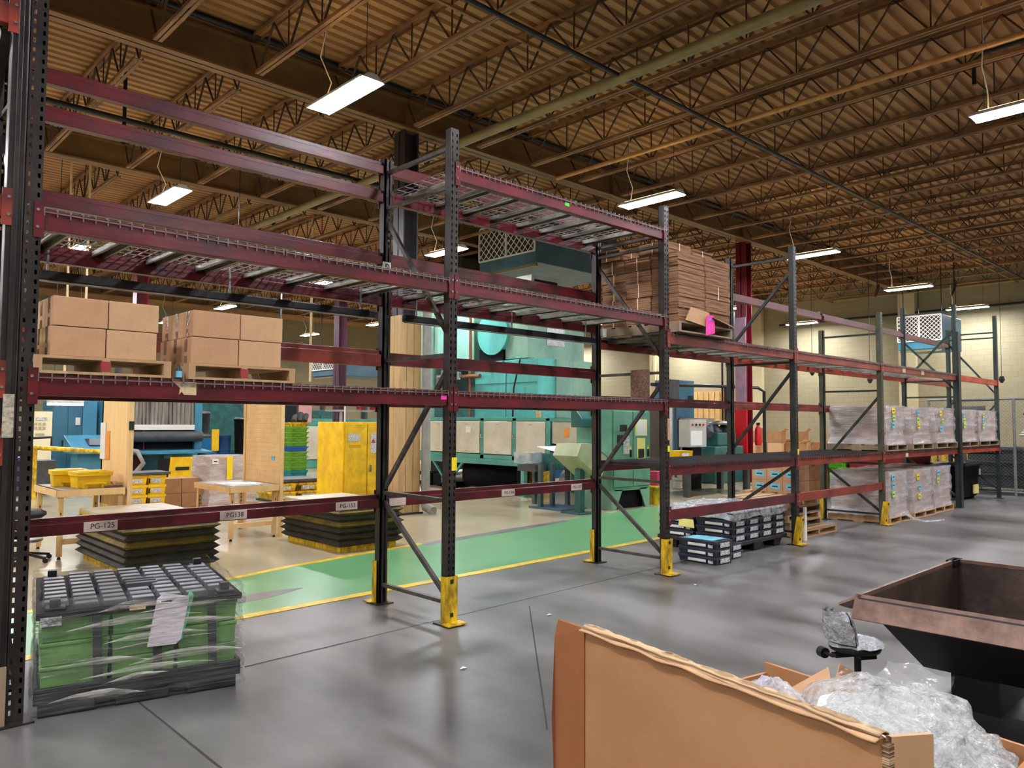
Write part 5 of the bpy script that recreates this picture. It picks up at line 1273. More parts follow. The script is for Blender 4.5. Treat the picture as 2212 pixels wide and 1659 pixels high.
def make_tote(m, nm):
    t = proto(nm, 'c', 'tote'); lx, ly, lz = .36, .27, .17
    G().taper(0, lx, 0, ly, 0, lz, .012).bx(-.012, lx + .012, -.012, ly + .012, lz - .035, lz - .005).bx(.08, lx - .08, -.02, 0, .04, .06).bx(.05, .11, -.012, .004, .0, .05).bx(lx - .11, lx - .05, -.012, .004, 0, .05).done('tote_body', m, t, bevel=.004)
    G().bx(-.014, lx + .014, -.014, ly + .014, lz - .012, lz + .016).bx(.04, lx - .04, .03, ly - .03, lz + .016, lz + .026).done('tote_lid', m, t, bevel=.004)
    return t
tote = Placer(make_tote(YEL, 'yellow_tote'))
tote((-1.44, 5.45, .761), -.1, 'yellow lidded tote at the back corner of the left workbench', 'yellow totes on the bench')
tote((-1.3, 5.0, .761), .05, 'yellow lidded tote at the front of the left workbench', 'yellow totes on the bench')
drape('red_cloth', 'rumpled pinkish red cloth heap right of the yellow totes', -1.0, -.84, 5.2, 5.75, .80, .02, .03, mat('coral_cloth', (236, 110, 110), .8, 0, .2, 10), 10, 12, 5)
tag(G().bx(-1.02, -.84, 4.94, 5.12, .761, .785).done('brown_tray', mat('brown_tray', (110, 84, 66), .5, 0, .1, 5)), 'flat brown tray at the right end of the tote workbench', 'tray')
g = G().bx(.5, .86, 5.0, 5.6, .691, .70).bx(.52, .9, 5.02, 5.3, .70, .712)
tag(g.done('paper_stack', WHITE), 'white papers and binder lying on the right workbench', 'papers')
t = thing('stool', 'black swivel stool cut by the left post beside the tote workbench', 'stool', (-1.78, 5.05, 0))
G().lathe([(.16, .47), (.2, .5), (.2, .53), (.14, .56)], (-1.78, 5.05, 0)).done('seat', RUBBER, t); G().cyl((-1.78, 5.05, .1), (-1.78, 5.05, .47), .025, n=10).done('column', INK, t)
G().lathe([(.17, .22), (.18, .235), (.17, .25)], (-1.78, 5.05, 0)).done('foot_ring', STEEL, t)
for k in range(5):
    a = k * 2 * PI / 5 + .3; G().bar((-1.78, 5.05, .1), (-1.78 + .27 * math.cos(a), 5.05 + .27 * math.sin(a), .05), .03, .025).cyl((-1.78 + .27 * math.cos(a), 5.03 + .27 * math.sin(a), .025), (-1.78 + .27 * math.cos(a), 5.07 + .27 * math.sin(a), .025), .025, n=10).done('star_foot', INK, t)

def make_stack_tote(m, nm, gp):
    t = proto(nm, 'c', 'tote', gp); lx, ly, lz = .27, .4, .155
    G().taper(0, lx, 0, ly, 0, lz * .8, .012).bx(-.008, lx + .008, -.008, ly + .008, lz * .72, lz).done('tote_body', m, t, bevel=.004)
    G().bx(.05, .20, -.004, .006, .03, .1).done('label', LABELW, t); G().bx(.005, .03, -.003, .006, .02, .1).done('grip_gap', INK, t)
    return t
st = Placer(make_stack_tote(YEL, 'labelled_tote', 'labelled yellow totes'))
for k in range(4):
    for c in range(2): st((.28 + c * .29, 8.35, .03 + k * .157), 0, 'labelled yellow tote behind the plywood panel, %s layer, %s column' % (('bottom', 'second', 'third', 'top')[k], ('left', 'right')[c]))
tag(G().bx(.2, .95, 8.3, 8.85, 0, .029).done('dolly', BLACKP), 'black dolly under the labelled yellow totes', 'dolly')
tag(G().bx(.24, .9, 8.3, 8.85, .66, .70).done('crate_lid', DGREY, bevel=.006), 'dark grey lid lying over the labelled yellow totes', 'lid')
for k in range(3): st((-.2, 7.6, .02 + k * .157), 0, 'labelled yellow tote under the left workbench end, %s of three' % ('bottom', 'middle', 'top')[k])
tag(G().bx(-.24, .12, 7.56, 8.04, 0, .019).done('floor_skid', BLACKP), 'thin black skid under the three yellow totes', 'skid')
pk = Placer(make_lab.__call__() if False else make_plain())
for k in range(2):
    for c in range(2): pk((.92 + c * .31, 8.7, .06 + k * .248), 0, 'plain kraft carton left of the film wrapped cartons, %s %s' % (('lower', 'upper')[k], ('left', 'right')[c]), 'cartons near the far bench')
mk_pallet('wooden_pallet', 'low pallet under the four plain kraft cartons', 0.97, 8.62, 0.002, .55, .6, .057, PALW)
wrapped(1.58, 2.4, 8.4, 9.2, 0.002, .92, 'film wrapped load with yellow tape behind the right workbench', [(.1, .9, WHITE)], 'wrapped load by the bench', PALW)
tag(G().bx(1.86, 1.96, 8.372, 8.378, .52, .92).done('yellow_tape_strip', YELL), 'yellow printed tape strip on the wrapped load behind the right workbench', 'tape')

t = thing('safety_cabinet', 'big yellow two door safety cabinet left of the clad column', 'cabinet', (3.2, 6.82, 0))
G().bx(3.22, 4.3, 6.86, 7.72, .05, 1.525).bx(3.27, 4.25, 6.9, 7.68, 0, .05).done('case', YEL, t, bevel=.008)
YEL2 = mat('rubbed_yellow', (240, 196, 26), .5, 0, .25, 5, 0, 0, (1, 1, 1), (206, 166, 30))
for a, b, i in ((3.25, 3.68, 0), (3.70, 4.27, 1)):
    d = G().bx(a, b, 6.83, 6.858, .09, 1.49).done('cabinet_door', YEL2, t, bevel=.005)
    if i:
        G().bx(a + .04, a + .065, 6.80, 6.83, .66, .78).done('door_handle', STEEL, d); G().bx(a + .05, a + .4, 6.822, 6.83, .98, 1.33).done('safety_sheet', LABELW, d); G().prism([(a + .06, 1.16), (a + .15, 1.16), (a + .105, 1.24)], 'y', 6.818, 6.822).done('hazard_triangle', mat('hazard_red', (196, 60, 60), .6, 0, 0), d)
    else:
        G().bx(a + .05, a + .28, 6.822, 6.83, 1.19, 1.32).done('white_label', LABELW, d); G().bx(a + .08, a + .3, 6.826, 6.83, 1.08, 1.13).done('faded_notice', mat('mustard_notice', (206, 160, 30), .6, 0, .1, 9), d)

# coloured bins stack, crates under black lid
def make_bin(m, nm):
    t = proto(nm, 'c', 'bin', 'stack of small coloured bins'); G().taper(0, .5, 0, .4, 0, .12, .03).bx(-.015, .515, -.015, .415, .09, .125).done('bin_body', m, t); return t
order = [(TEALBIN, 'teal'), (GREENB, 'green'), (GREENB, 'green'), (GREENB, 'green'), (GREENB, 'green'), (BLUEBIN, 'blue'), (GREENB, 'green'), (GREENB, 'green'), (GREENB, 'green'), (GREENB, 'green'), (YELW, 'yellow')]
z = .003; ph = {}
for k, (m, nm) in enumerate(order):
    key = nm
    if key not in ph: ph[key] = Placer(make_bin(m, nm + '_bin'))
    hh = 1.9 if k == 0 else 1.0
    ph[key]((5.95, 13.9, z), .1, '%s bin, %s from the floor in the tall stack left of the yellow cabinet' % (nm, ('first', 'second', 'third', 'fourth', 'fifth', 'sixth', 'seventh', 'eighth', 'ninth', 'tenth', 'eleventh')[k]), None, (1, 1, hh))
    z += .108 * hh + .02
g = G()
for k in range(5): g.cyl((6.05 + .08 * k, 14.0 + .1 * (k % 2), z + .03), (6.15 + .08 * k, 14.1, z + .16 + .04 * (k % 3)), .07, n=10)
tag(g.done('hose_bundle', DGREY), 'bundle of dark hoses on top of the coloured bin stack', 'hoses')
tag(G().bx(3.0, 4.05, 8.95, 9.75, .36, .42).done('crate_lid', DGREY, bevel=.01), 'dark grey lid on the yellow crates left of the yellow cabinet', 'lid')
cr = Placer(make_stack_tote(YELW, 'scuffed_tote', 'scuffed totes under the lid'))
for c in range(2):
    for k in range(2): cr((3.05 + c * .5, 9.0, .03 + k * .16), 0, 'scuffed yellow tote under the dark lid, %s %s' % (('lower', 'upper')[k], ('left', 'right')[c]), None, (1.7, 1.7, 1))
tag(G().bx(3.0, 4.05, 8.95, 9.75, 0.002, .029).done('floor_skid', BLACKP), 'black skid under the scuffed yellow totes', 'skid')

# press machine with roller and strip curtain
t = thing('roller_press', 'light blue press with strip curtain, black roller and feed table', 'machine', (3.0, 16.3, 0))
def bxr(g, a, b, c, d, e, f): return g.bx(a, b, c, d, e, f)
G().bx(2.55, 4.9, 17.3, 18.6, 0, 2.75).done('press_body', BLUEM, t, bevel=.02)
g = G().bx(2.55, 2.75, 16.8, 17.3, .7, 2.75).bx(4.55, 4.75, 16.8, 17.3, .7, 2.75).bx(2.55, 4.75, 16.8, 17.3, 2.5, 2.75); g.done('side_frame', BLUEM, t, bevel=.01)
g = G()
for i in range(18): g.sheet(lambda u, v, i=i: (2.78 + i * .098 + .095 * u, 16.82 + .02 * math.sin(u * PI + i) + .012 * math.sin(v * 6 + i), 1.42 + 1.08 * v), 4, 6)
g.done('strip_curtain', mat('strip_vinyl', (150, 142, 132), .3, 0, .3, 3, 0, 0, (9, 1, .3), (110, 104, 98)), t)
G().bx(2.76, 4.54, 16.78, 16.84, 1.28, 1.42).done('white_bar', WHITE, t)
G().cyl((2.75, 16.7, 1.1), (4.7, 16.7, 1.1), .14, n=18).cyl((4.7, 16.7, 1.1), (4.95, 16.7, 1.1), .05, n=10).done('roller', DGREY, t)
G().bx(2.76, 4.54, 16.9, 17.3, .7, 1.28).done('dark_throat', BLACK, t)
G().prism([(16.1, .66), (17.2, .74), (17.2, .78), (16.1, .70)][::-1], 'x', 2.5, 4.8).done('feed_table', BLUEM, t)
for x in (2.7, 3.65, 4.6): G().bx(x - .08, x + .08, 16.3, 16.5, 0, .67).done('table_leg', TEALD, t)
G().tube([(2.7, 16.1, .05), (2.95, 15.95, .45), (2.8, 15.95, .75), (2.62, 16.2, .78)], .06, 10).done('grey_hose', GREYP, t)
G().bx(4.72, 4.9, 16.0, 16.05, .72, 1.3).done('yellow_guard', YEL, t)
t = thing('scrap_bin', 'yellow front bin with a slot handle under the blue press table', 'bin', (3.3, 14.6, 0))
G().prism([(14.4, .0), (15.2, .0), (15.2, .6), (14.25, .62)][::-1], 'x', 3.05, 3.62).done('bin_body', BLACK, t); G().prism([(14.38, .02), (14.23, .66), (14.22, .66), (14.37, .02)], 'x', 3.0, 3.6).done('yellow_front', YEL, t); g = G(); g.prism([(14.28, .34), (14.26, .42), (14.25, .42), (14.27, .34)], 'x', 3.14, 3.46); g.done('slot_handle', INK, t)
t = thing('control_cabinet', 'slate blue double control cabinet left of the blue press', 'cabinet', (1.3, 18, 0))
G().bx(1.42, 2.46, 18.3, 19.4, 0, 2.05).done('case', BLUEC, t, bevel=.015)
for a, b in ((1.44, 1.76), (1.78, 2.1)):
    d = G().bx(a, b, 18.27, 18.3, .1, 2.0).done('cabinet_door', BLUEC, t); G().bx(b - .12, b - .05, 18.2, 18.27, .85, 1.0).done('door_handle', INK, d)
G().bx(2.12, 2.46, 18.24, 18.3, .4, 2.2).done('side_door', mat('sky_blue_door', (86, 150, 180), .4, 0, .08, 2), t); G().bx(1.95, 2.06, 18.24, 18.27, 1.4, 1.6).done('paper_tag', WHITE, t)
t = thing('operator_console', 'light blue sloping console with a small dark screen', 'console', (1.6, 16.6, 0))
G().prism([(16.3, .7), (17.3, .7), (17.3, 1.15), (16.3, .78)][::-1], 'x', 1.45, 2.40).bx(1.6, 2.3, 16.6, 17.2, 0, .7).done('console_body', BLUEM, t, bevel=.01)
g = G(); g.add([(1.85, 16.55, .90), (2.25, 16.55, .90), (2.25, 16.95, 1.055), (1.85, 16.95, 1.055)], [(0, 1, 2, 3)]); g.done('screen', SCREEN, t, thick=.02)
t = thing('cream_control_panel', 'cream control panel with six buttons beside the dark post', 'control panel', (-.1, 15, 0))
G().bx(.6, 1.17, 17.2, 17.6, 0.0, 1.74).done('panel_case', mat('warm_cream_panel', (234, 222, 184), .5, 0, .04, 3), t, bevel=.01)
for i in range(3):
    for j in range(2): G().bx(.78 + i * .09, .84 + i * .09, 17.185, 17.2, 1.3 + j * .1, 1.36 + j * .1).done('push_button', mat('tan_button', (176, 166, 130), .5, 0, .05, 4), t)
G().bx(.8, 1.06, 17.185, 17.2, 1.52, 1.6).done('nameplate', LABELW, t); G().bx(.8, 1.0, 17.185, 17.2, 1.14, 1.2).done('lower_plate', mat('tan_button', (1, 1, 1)), t)
t = thing('blue_welder', 'small dark blue unit standing left behind the yellow totes', 'machine', (-.6, 14, 0)); G().bx(-.6, -.05, 13.3, 13.9, 0, .78).done('case', mat('indigo_case', (52, 76, 130), .45, 0, .1, 4), t, bevel=.02); G().tube([(-.3, 13.4, .78), (-.28, 13.35, 1.15), (.3, 13.35, 1.18), (.32, 13.4, .9)], .03, 6).done('black_handle', INK, t); G().bx(-.05, .4, 13.3, 13.9, 0, .7).done('dark_case', DGREY, t)
t = thing('guard_rail', 'yellow tube guard rail behind the tote workbench', 'rail', (0, 12.5, 0)); G().tube([(-.3, 12.6, 0), (-.3, 12.6, .95), (-.2, 12.6, 1.0), (.95, 12.3, .9), (1.05, 12.28, .82), (1.05, 12.28, 0)], .045, 8).tube([(-.15, 12.55, 0), (-.15, 12.55, .98)], .04, 8).done('rail_tube', YELW, t)
t = thing('bench_lamp', 'glowing bench lamp tube hung over the left machines', 'lamp', (.6, 13.5, 2.05)); G().bx(.24, .9, 13.42, 13.58, 1.88, 1.94).done('lamp_body', HOUSE, t); G().bx(.25, .89, 13.42, 13.58, 1.84, 1.88).done('lit_tube', BENCHLAMP, t)
for x in (.35, .8): G().bar((x, 13.5, 1.94), (x, 13.5, 7.1), .01, .01).done('hanger', PIPEB, t)

# drums and cans
def can(name, label, x, y, r, h, m, lid=True, rim=BLACKP, z=0.002):
    t = thing(name, label, 'can', (x, y, z)); G().lathe([(r * .85, 0), (r, h * .95), (r * 1.05, h * .95), (r * 1.05, h)], (x, y, z), 20).done('can_body', m, t)
    if lid: G().lathe([(r * 1.02, h), (r * .9, h + .06), (.05, h + .09)], (x, y, z), 20).done('lid', rim, t)
    return t
t = thing('blue_chest', 'strong blue steel chest under the grey cans', 'chest', (6.9, 22.3, 0)); G().bx(6.45, 7.4, 22.2, 23.4, 0, 1.05).done('chest_body', BLUED, t, bevel=.01); G().bx(6.5, 7.35, 22.25, 23.35, 1.05, 1.08).done('chest_rim', DGREY, t)
can('grey_can', 'left grey ribbed can standing on the blue chest', 6.66, 22.6, .29, .72, DGREY, True, DGREY, 1.082)
can('grey_can', 'right grey ribbed can standing on the blue chest', 7.22, 23.1, .29, .72, DGREY, True, DGREY, 1.082)
t = thing('blower', 'round black blower drum above the left grey can', 'blower', (6.7, 22.6, 2.5)); G().lathe([(.05, -.4), (.34, -.28), (.42, 0), (.34, .28), (.05, .4)], (6.6, 22.75, 2.5), 20).done('drum', BLACK, t); G().tube([(6.45, 22.7, 2.2), (6.1, 22.4, 1.9), (5.8, 22, 1.6), (5.8, 22, 0)], .08, 8).done('hose', BLACK, t)
can('oil_drum', 'dark blue oil drum right of the blue chest', 7.72, 22.3, .24, 1.02, DRUMB, False)
can('trash_can', 'tall black lined trash can right of the blue drum', 8.4, 22.2, .34, 1.6, BLACK)
can('trash_can', 'slim dark can behind the pegboard edge', 9.1, 22.3, .28, 1.8, RUBBER)
# dark teal machinery further back, left
for i, (x0, x1, y0, y1, zt, m, lb) in enumerate(((5.2, 9.4, 24.5, 26, 3.1, TEALD, 'long dark teal machine far behind the grey cans'), (10.5, 13.0, 23.5, 25, 2.0, TEALD, 'dark teal machine far behind the coloured bin stack'),
        (8.0, 11.5, 18.0, 19.4, 1.62, TEAL, 'teal cabinet row behind the yellow safety cabinet'), (3.8, 5.2, 24, 25.4, 2.9, BLUEM, 'tall blue housing behind the roller press'), (-1.2, .4, 22, 23.5, 2.9, BLUEC, 'far blue housing behind the cream control panel'))):
    t = thing('far_machine', lb, 'machine', (x0, y0, 0)); g = G().bx(x0, x1, y0, y1, 0, zt); g.done('housing', m, t, bevel=.02)
    for k in range(3):
        w_ = (x1 - x0) / 3; G().bx(x0 + k * w_ + .06, x0 + (k + 1) * w_ - .06, y0 - .03, y0, .3, zt - .25).done('panel', (PANELC if i == 2 else m), t, bevel=.01)
    G().bx(x0 + .2, x0 + .5, y0 + .2, y0 + .5, zt, zt + .5).cyl((x1 - .4, y0 + .5, zt), (x1 - .4, y0 + .5, zt + .8), .12, n=12).done('top_gear', DGREY, t)
t = thing('monitor_stand', 'monitor on a tan post above the coloured bin stack', 'monitor', (6.0, 14.6, 0)); G().bx(5.95, 6.1, 15.2, 15.35, 0, 2.1).done('post', BENCHW, t); G().bx(6.05, 6.75, 15.1, 15.18, 1.35, 2.0).done('monitor', DGREY, t); G().bx(6.1, 6.7, 15.09, 15.1, 1.4, 1.95).done('screen', SCREEN, t); G().bx(6.75, 7.15, 15.05, 15.07, 1.5, 2.0).done('pink_sheet', mat('pale_pink_paper', (240, 180, 180), .7, 0, .04, 5), t)
G().lathe([(.26, 0), (.2, .1), (.02, .16)], (6.4, 15.2, 2.1), 14).done('green_cap', GREENB, t)
t = thing('tube_rack', 'pale tube frame rack standing behind the yellow cabinet top', 'frame', (6.2, 12.6, 0)); G().bx(6.1, 8.2, 12.4, 12.5, 1.78, 1.83).bx(6.5, 6.56, 12.42, 12.48, 0, 1.78).bx(8.0, 8.06, 12.42, 12.48, 0, 1.78).done('frame_bars', GREYP, t); G().tube([(6.6, 12.38, 1.5), (6.6, 12.38, 2.0), (6.4, 12.38, 2.05), (6.2, 12.38, 2.0)], .02, 6).done('bent_tube', WHITE, t)
for i, (x, m) in enumerate(((7.1, DRED), (7.5, DRED), (7.95, mat('pinkish_can', (226, 120, 130), .5, 0, .05, 5)))):
    t = thing('paint_can', ('left deep red', 'middle deep red', 'right pale red')[i] + ' can on the pale tube rack', 'can', (x, 12.45, 1.842)); G().lathe([(.1, 0), (.1, .24), (.104, .24), (.104, .26)], (x, 12.45, 1.842), 14).done('can_body', m, t)
t = thing('exit_sign', 'small red lit sign hanging left of the green exhaust duct', 'sign', (9.0, 13.0, 2.9)); G().bx(8.85, 9.2, 12.98, 13.04, 2.7, 2.93).done('sign_box', mat('red_sign', (236, 60, 60), .5, 0, .05, 5, emit=((236, 50, 50), .6)), t); G().bar((9.02, 13.01, 2.93), (9.02, 13.01, 7.1), .01, .01).done('sign_hanger', PIPEB, t)
t = thing('hoist', 'yellow hoist trolley hanging beyond the yellow cabinet', 'hoist', (6.9, 16.6, 3.4)); G().bx(6.6, 7.3, 16.4, 16.9, 3.45, 3.75).done('hoist_body', YEL, t, bevel=.03); G().cyl((6.75, 16.35, 3.42), (6.75, 16.5, 3.42), .1, n=12).done('trolley_wheel', STEEL, t)
G().bar((6.95, 16.65, 3.75), (6.95, 16.65, 7.1), .05, .05).done('hoist_chain', PIPEB, t)

# ================================================================== FOREGROUND, RIGHT
# big cardboard box: near wall with crushed rim, left tab, right side wall
t = thing('gaylord_box', 'big open kraft cardboard box with crushed top edge at the bottom of the photo', 'box', (-1.61, -2.77, 0))
t.rotation_euler = (0, 0, math.radians(-10.8))
BX, BY0, BY1, BZ = -1.61, -3.89, -2.77, .80
rnd = random.Random(11)
TH = .014
def wall(fn_top, p0, p1, nrm, n, m, name):
    g = G(); a = Vector((*p0, 0)); b = Vector((*p1, 0)); nv = Vector((*nrm, 0)) * TH
    tops = [fn_top(i / n) for i in range(n + 1)]
    for i in range(n):
        u0, u1 = i / n, (i + 1) / n; q0 = a + (b - a) * u0; q1 = a + (b - a) * u1
        g.add([(q0.x, q0.y, 0), (q1.x, q1.y, 0), (q1.x, q1.y, tops[i + 1]), (q0.x, q0.y, tops[i]), (q0.x + nv.x, q0.y + nv.y, 0), (q1.x + nv.x, q1.y + nv.y, 0), (q1.x + nv.x, q1.y + nv.y, tops[i + 1]), (q0.x + nv.x, q0.y + nv.y, tops[i])],
              [(0, 1, 2, 3), (7, 6, 5, 4), (3, 2, 6, 7)])
    return g.done(name, m, t)
rim = [.80 + rnd.uniform(-.004, .004) - .006 * math.sin(i * .5) for i in range(41)]
wall(lambda u: rim[min(40, int(u * 40))], (BX, BY1), (BX, BY0), (1, 0), 40, CARDBIG, 'front_wall')
g = G()
def rimf(u, v):
    y = BY1 + (BY0 - BY1) * u; k = .005 * math.sin(u * 37) + .004 * math.sin(u * 91)
    a = v * PI * 1.15 - .2
    r = .013 + .002 * math.sin(u * 23)
    return (BX + .002 - r * math.cos(a) * 1.7 + .006, y, .797 + .012 * math.sin(a) + k * .35)
g.sheet(rimf, 90, 7); g.done('crushed_rim', CARDEDGE, t, thick=.004)
def lip(u, v):
    y = BY1 + (BY0 - BY1) * u
    return (BX - .004 - .024 * v - .003 * math.sin(u * 40) * v, y, .797 - .004 * v + .003 * math.sin(u * 31) * v)
g = G(); g.sheet(lip, 70, 3); g.done('torn_liner_edge', CARD2, t, thick=.005)
g = G(); g.add([(BX + .001, BY1, 0), (BX - .03, BY1 + .125, 0), (BX - .04, BY1 + .14, .45), (BX - .02, BY1 + .15, .74), (BX - .012, BY1 + .14, .80), (BX + .001, BY1, .797)], [(0, 1, 2, 3, 4, 5)])
g.done('left_tab', mat('shaded_tab_kraft', (168, 106, 62), .75, 0, .06, 3), t, thick=.012)  # kraft made darker and redder: the tab's shade is in its colour
wall(lambda u: .80 - .006 * u, (BX + .014, BY0 + .0), (BX + .13, BY0 - .035), (0, -1), 4, CARD2, 'right_flap')
wall(lambda u: .5 + .03 * math.sin(u * 9), (BX + .06, BY0 + .02), (BX + .98, BY0 + .04), (0, -1), 12, CARD2, 'torn_right_wall')
wall(lambda u: .52, (BX + .98, BY0 + .04), (BX + .98, BY1), (-1, 0), 8, CARDBIG, 'back_wall')
wall(lambda u: .78 - .30 * min(1, u * 2.2), (BX + .02, BY1), (BX + .98, BY1), (0, -1), 8, CARDBIG, 'left_wall')
G().bx(BX - .004, BX + .018, BY0 - .018, BY0 - .001, .0, .785).done('corrugated_edge', CARDEDGE, t)
g = G(); g.add([(BX + .34, BY1 - .50, .62), (BX + .50, BY1 - .66, .58), (BX + .60, BY1 - .56, .71)], [(0, 1, 2)]); g.done('torn_flap', CARD, t, thick=.007)
g = G(); g.add([(BX + .52, BY1 - .60, .56), (BX + .48, BY1 - .84, .56), (BX + .60, BY1 - .83, .685), (BX + .62, BY1 - .59, .725)], [(0, 1, 2, 3)]); g.done('taped_flap', CARD, t, thick=.007)
g = G(); g.add([(BX + .615, BY1 - .595, .727), (BX + .597, BY1 - .83, .688), (BX + .57, BY1 - .83, .658), (BX + .595, BY1 - .60, .70)], [(0, 1, 2, 3)]); g.done('flap_tape', TAPE, t, thick=.002)
QX, QY = -1.66, -2.64
# bubble wrap, bags and scraps in and around the box
def blob(name, label, c, r, m, seed, cat='packing', n=(28, 18), amp=.12, flat=.0):
    rnd = random.Random(seed); ph = [rnd.uniform(0, 6) for _ in range(8)]
    def fn(u, v):
        th = u * 2 * PI; fi = v * PI
        k = 1 + amp * (math.sin(3 * th + ph[0]) * math.sin(2 * fi + ph[1]) + .7 * math.sin(5 * th + 4 * fi + ph[2]) + .5 * math.sin(9 * th - 7 * fi + ph[3])) + rnd.uniform(-1, 1) * amp * .18
        return (c[0] + r[0] * k * math.sin(fi) * math.cos(th), c[1] + r[1] * k * math.sin(fi) * math.sin(th), max(c[2] + r[2] * k * math.cos(fi), flat))
    return tag(G().sheet(fn, *n).done(name, m), label, cat)
t2 = tag(G().bx(QX + .16, QX + .80, -3.76, QY - .28, .002, .47).done('packing_fill', mat('packing_scraps', (196, 170, 140), .8, 0, .3, 8)), 'loose packing scraps filling the big kraft box', 'packing')
BW1 = blob('bubble_wrap', 'heap of clear bubble wrap bulging out of the big kraft box', (QX + .38, -3.66, .62), (.30, .24, .115), FILMB, 3, n=(40, 24), amp=.1)
blob('bubble_wrap', 'white inner layer of the bubble wrap heap in the kraft box', (QX + .38, -3.66, .60), (.27, .21, .105), BUBBLEIN, 4, amp=.1)
blob('bubble_wrap', 'lower clear bubble wrap spilling past the right wall of the kraft box', (QX + .23, -3.93, .61), (.2, .13, .09), FILMB, 8, n=(34, 20), amp=.12)
blob('plastic_bag', 'crumpled clear bag tucked behind the box rim, left of the bubble wrap', (QX + .24, QY - .74, .66), (.09, .09, .06), FILMW, 9, amp=.14)
g = G()
def flag(u, v):
    return (QX + .72 + .10 * v + .05 * u, -3.50 - .20 * u + .02 * math.sin(v * 5), .55 + .15 * v - .03 * u + .01 * math.sin(u * 9 + v * 4))
g.sheet(flag, 12, 8)
tag(g.done('clear_sleeve', film('clear_sleeve_film', .72, (225, 226, 230), .1, .3, 6)), 'stiff clear plastic sleeve sticking up behind the bubble wrap', 'film')
blob('plastic_bag', 'clear plastic bag bulging at the lower right corner', (-1.25, -4.32, .63), (.22, .15, .09), FILMW, 14, n=(30, 20), amp=.12)
g = G(); g.sheet(lambda u, v: (-1.1 + .1 * v, -4.10 - .075 * u + .02 * math.sin(v * 3), .60 + .17 * v + .004 * math.sin(u * 9)), 6, 8)
tag(g.done('clear_sleeve', FILMW), 'upright clear plastic strip at the right border', 'film')
t = thing('scrap_carton', 'smaller open kraft carton holding scraps right of the big kraft box', 'carton', (-1.2, -4.2, 0))
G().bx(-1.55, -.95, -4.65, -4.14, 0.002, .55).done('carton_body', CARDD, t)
g = G(); g.add([(-1.5, -4.14, .55), (-1.12, -4.14, .55), (-1.16, -4.04, .65), (-1.46, -4.03, .64)], [(0, 1, 2, 3)]); g.done('open_flap', mat('orange_kraft', (206, 138, 80), .75, 0, .06, 4), t, thick=.006)
g = G(); g.add([(-1.0, -4.14, .55), (-.95, -4.14, .55), (-.96, -4.06, .63), (-1.0, -4.06, .63)], [(0, 1, 2, 3)]); g.done('open_flap', mat('orange_kraft', (1, 1, 1)), t, thick=.006)

# hopper
t = thing('dump_hopper', 'rusty brown self dumping steel hopper standing at the right', 'hopper', (.9, -3.7, 0))
hx0, hx1, hy1, hy0, hz = .05, 1.5, -3.06, -4.4, .70
def plate(pts, name, m): g = G(); g.add(pts, [tuple(range(len(pts)))]); return g.done(name, m, t, thick=.012)
plate([(hx0, hy1, hz), (.9, hy1, .2), (hx1 - .05, hy1, .2), (hx1, hy1, hz)], 'left_side_plate', HOPPER)
plate([(hx0, hy0, hz), (.9, hy0, .2), (hx1 - .05, hy0, .2), (hx1, hy0, hz)], 'right_side_plate', HOPPER)
plate([(hx1, hy0, hz), (hx1, hy1, hz), (hx1 - .05, hy1, .2), (hx1 - .05, hy0, .2)], 'back_plate', HOPPER)
plate([(hx0, hy0, hz), (hx0, hy1, hz), (.9, hy1, .2), (.9, hy0, .2)], 'sloping_front_plate', HOPSHADE)
plate([(.9, hy0, .2), (.9, hy1, .2), (hx1 - .05, hy1, .2), (hx1 - .05, hy0, .2)], 'floor_plate', HOPSHADE)
g = G().bar((hx0 - .012, hy0 - .04, hz - .04), (hx0 - .012, hy1 + .02, hz - .04), .014, .12, (0.5, 0, 1)); g.done('front_rim', HOPRIM, t)
g = G().bar((hx0 - .0, hy1, hz + .005), (hx1, hy1, hz + .005), .016, .02).bar((hx1, hy0, hz + .005), (hx1, hy1 + .02, hz + .005), .02, .02); g.done('top_bead', HOPRIM, t)
plate([(hx0 + .02, hy1 + .015, hz), (hx0 - .0, hy1 + .10, hz - .045), (hx0 + .1, hy1 + .10, hz - .075), (hx0 + .12, hy1 + .012, hz - .08)], 'corner_gusset', HOPRIM)
G().bx(hx1 - .1, hx1 + .04, hy1 - .02, hy1 + .03, hz - .02, hz + .015).done('corner_cap', BLACK, t)
G().bx(.95, 1.45, hy1 - .35, hy1 - .12, 0, .2).done('fork_pocket', HOPSHADE, t); G().bx(.95, 1.45, hy0 + .12, hy0 + .35, 0, .2).done('fork_pocket', HOPSHADE, t)
g = G()
for k in range(16):
    x = rnd.uniform(.75, 1.35); y = rnd.uniform(-4.2, -3.35); rr = rnd.uniform(.03, .06); a = rnd.uniform(0, 3)
    c = tag(G().tube([(x + rr * math.cos(a + q * .8), y + rr * .8 * math.sin(a + q * .8), .40 + .02 * math.sin(q * 1.3 + k) + .004 * q) for q in range(9)], .012, 6).done('metal_scrap', STEEL), 'curled bright metal scrap lying in the hopper', 'scrap', 'metal scraps in the hopper')
tag(G().bx(.74, 1.44, -4.36, -3.1, .30, .385).done('scrap_bed', mat('dull_scrap', (120, 116, 112), .5, .4, .3, 20), None), 'dull layer of scrap metal covering the hopper floor', 'scrap', None, 'stuff')

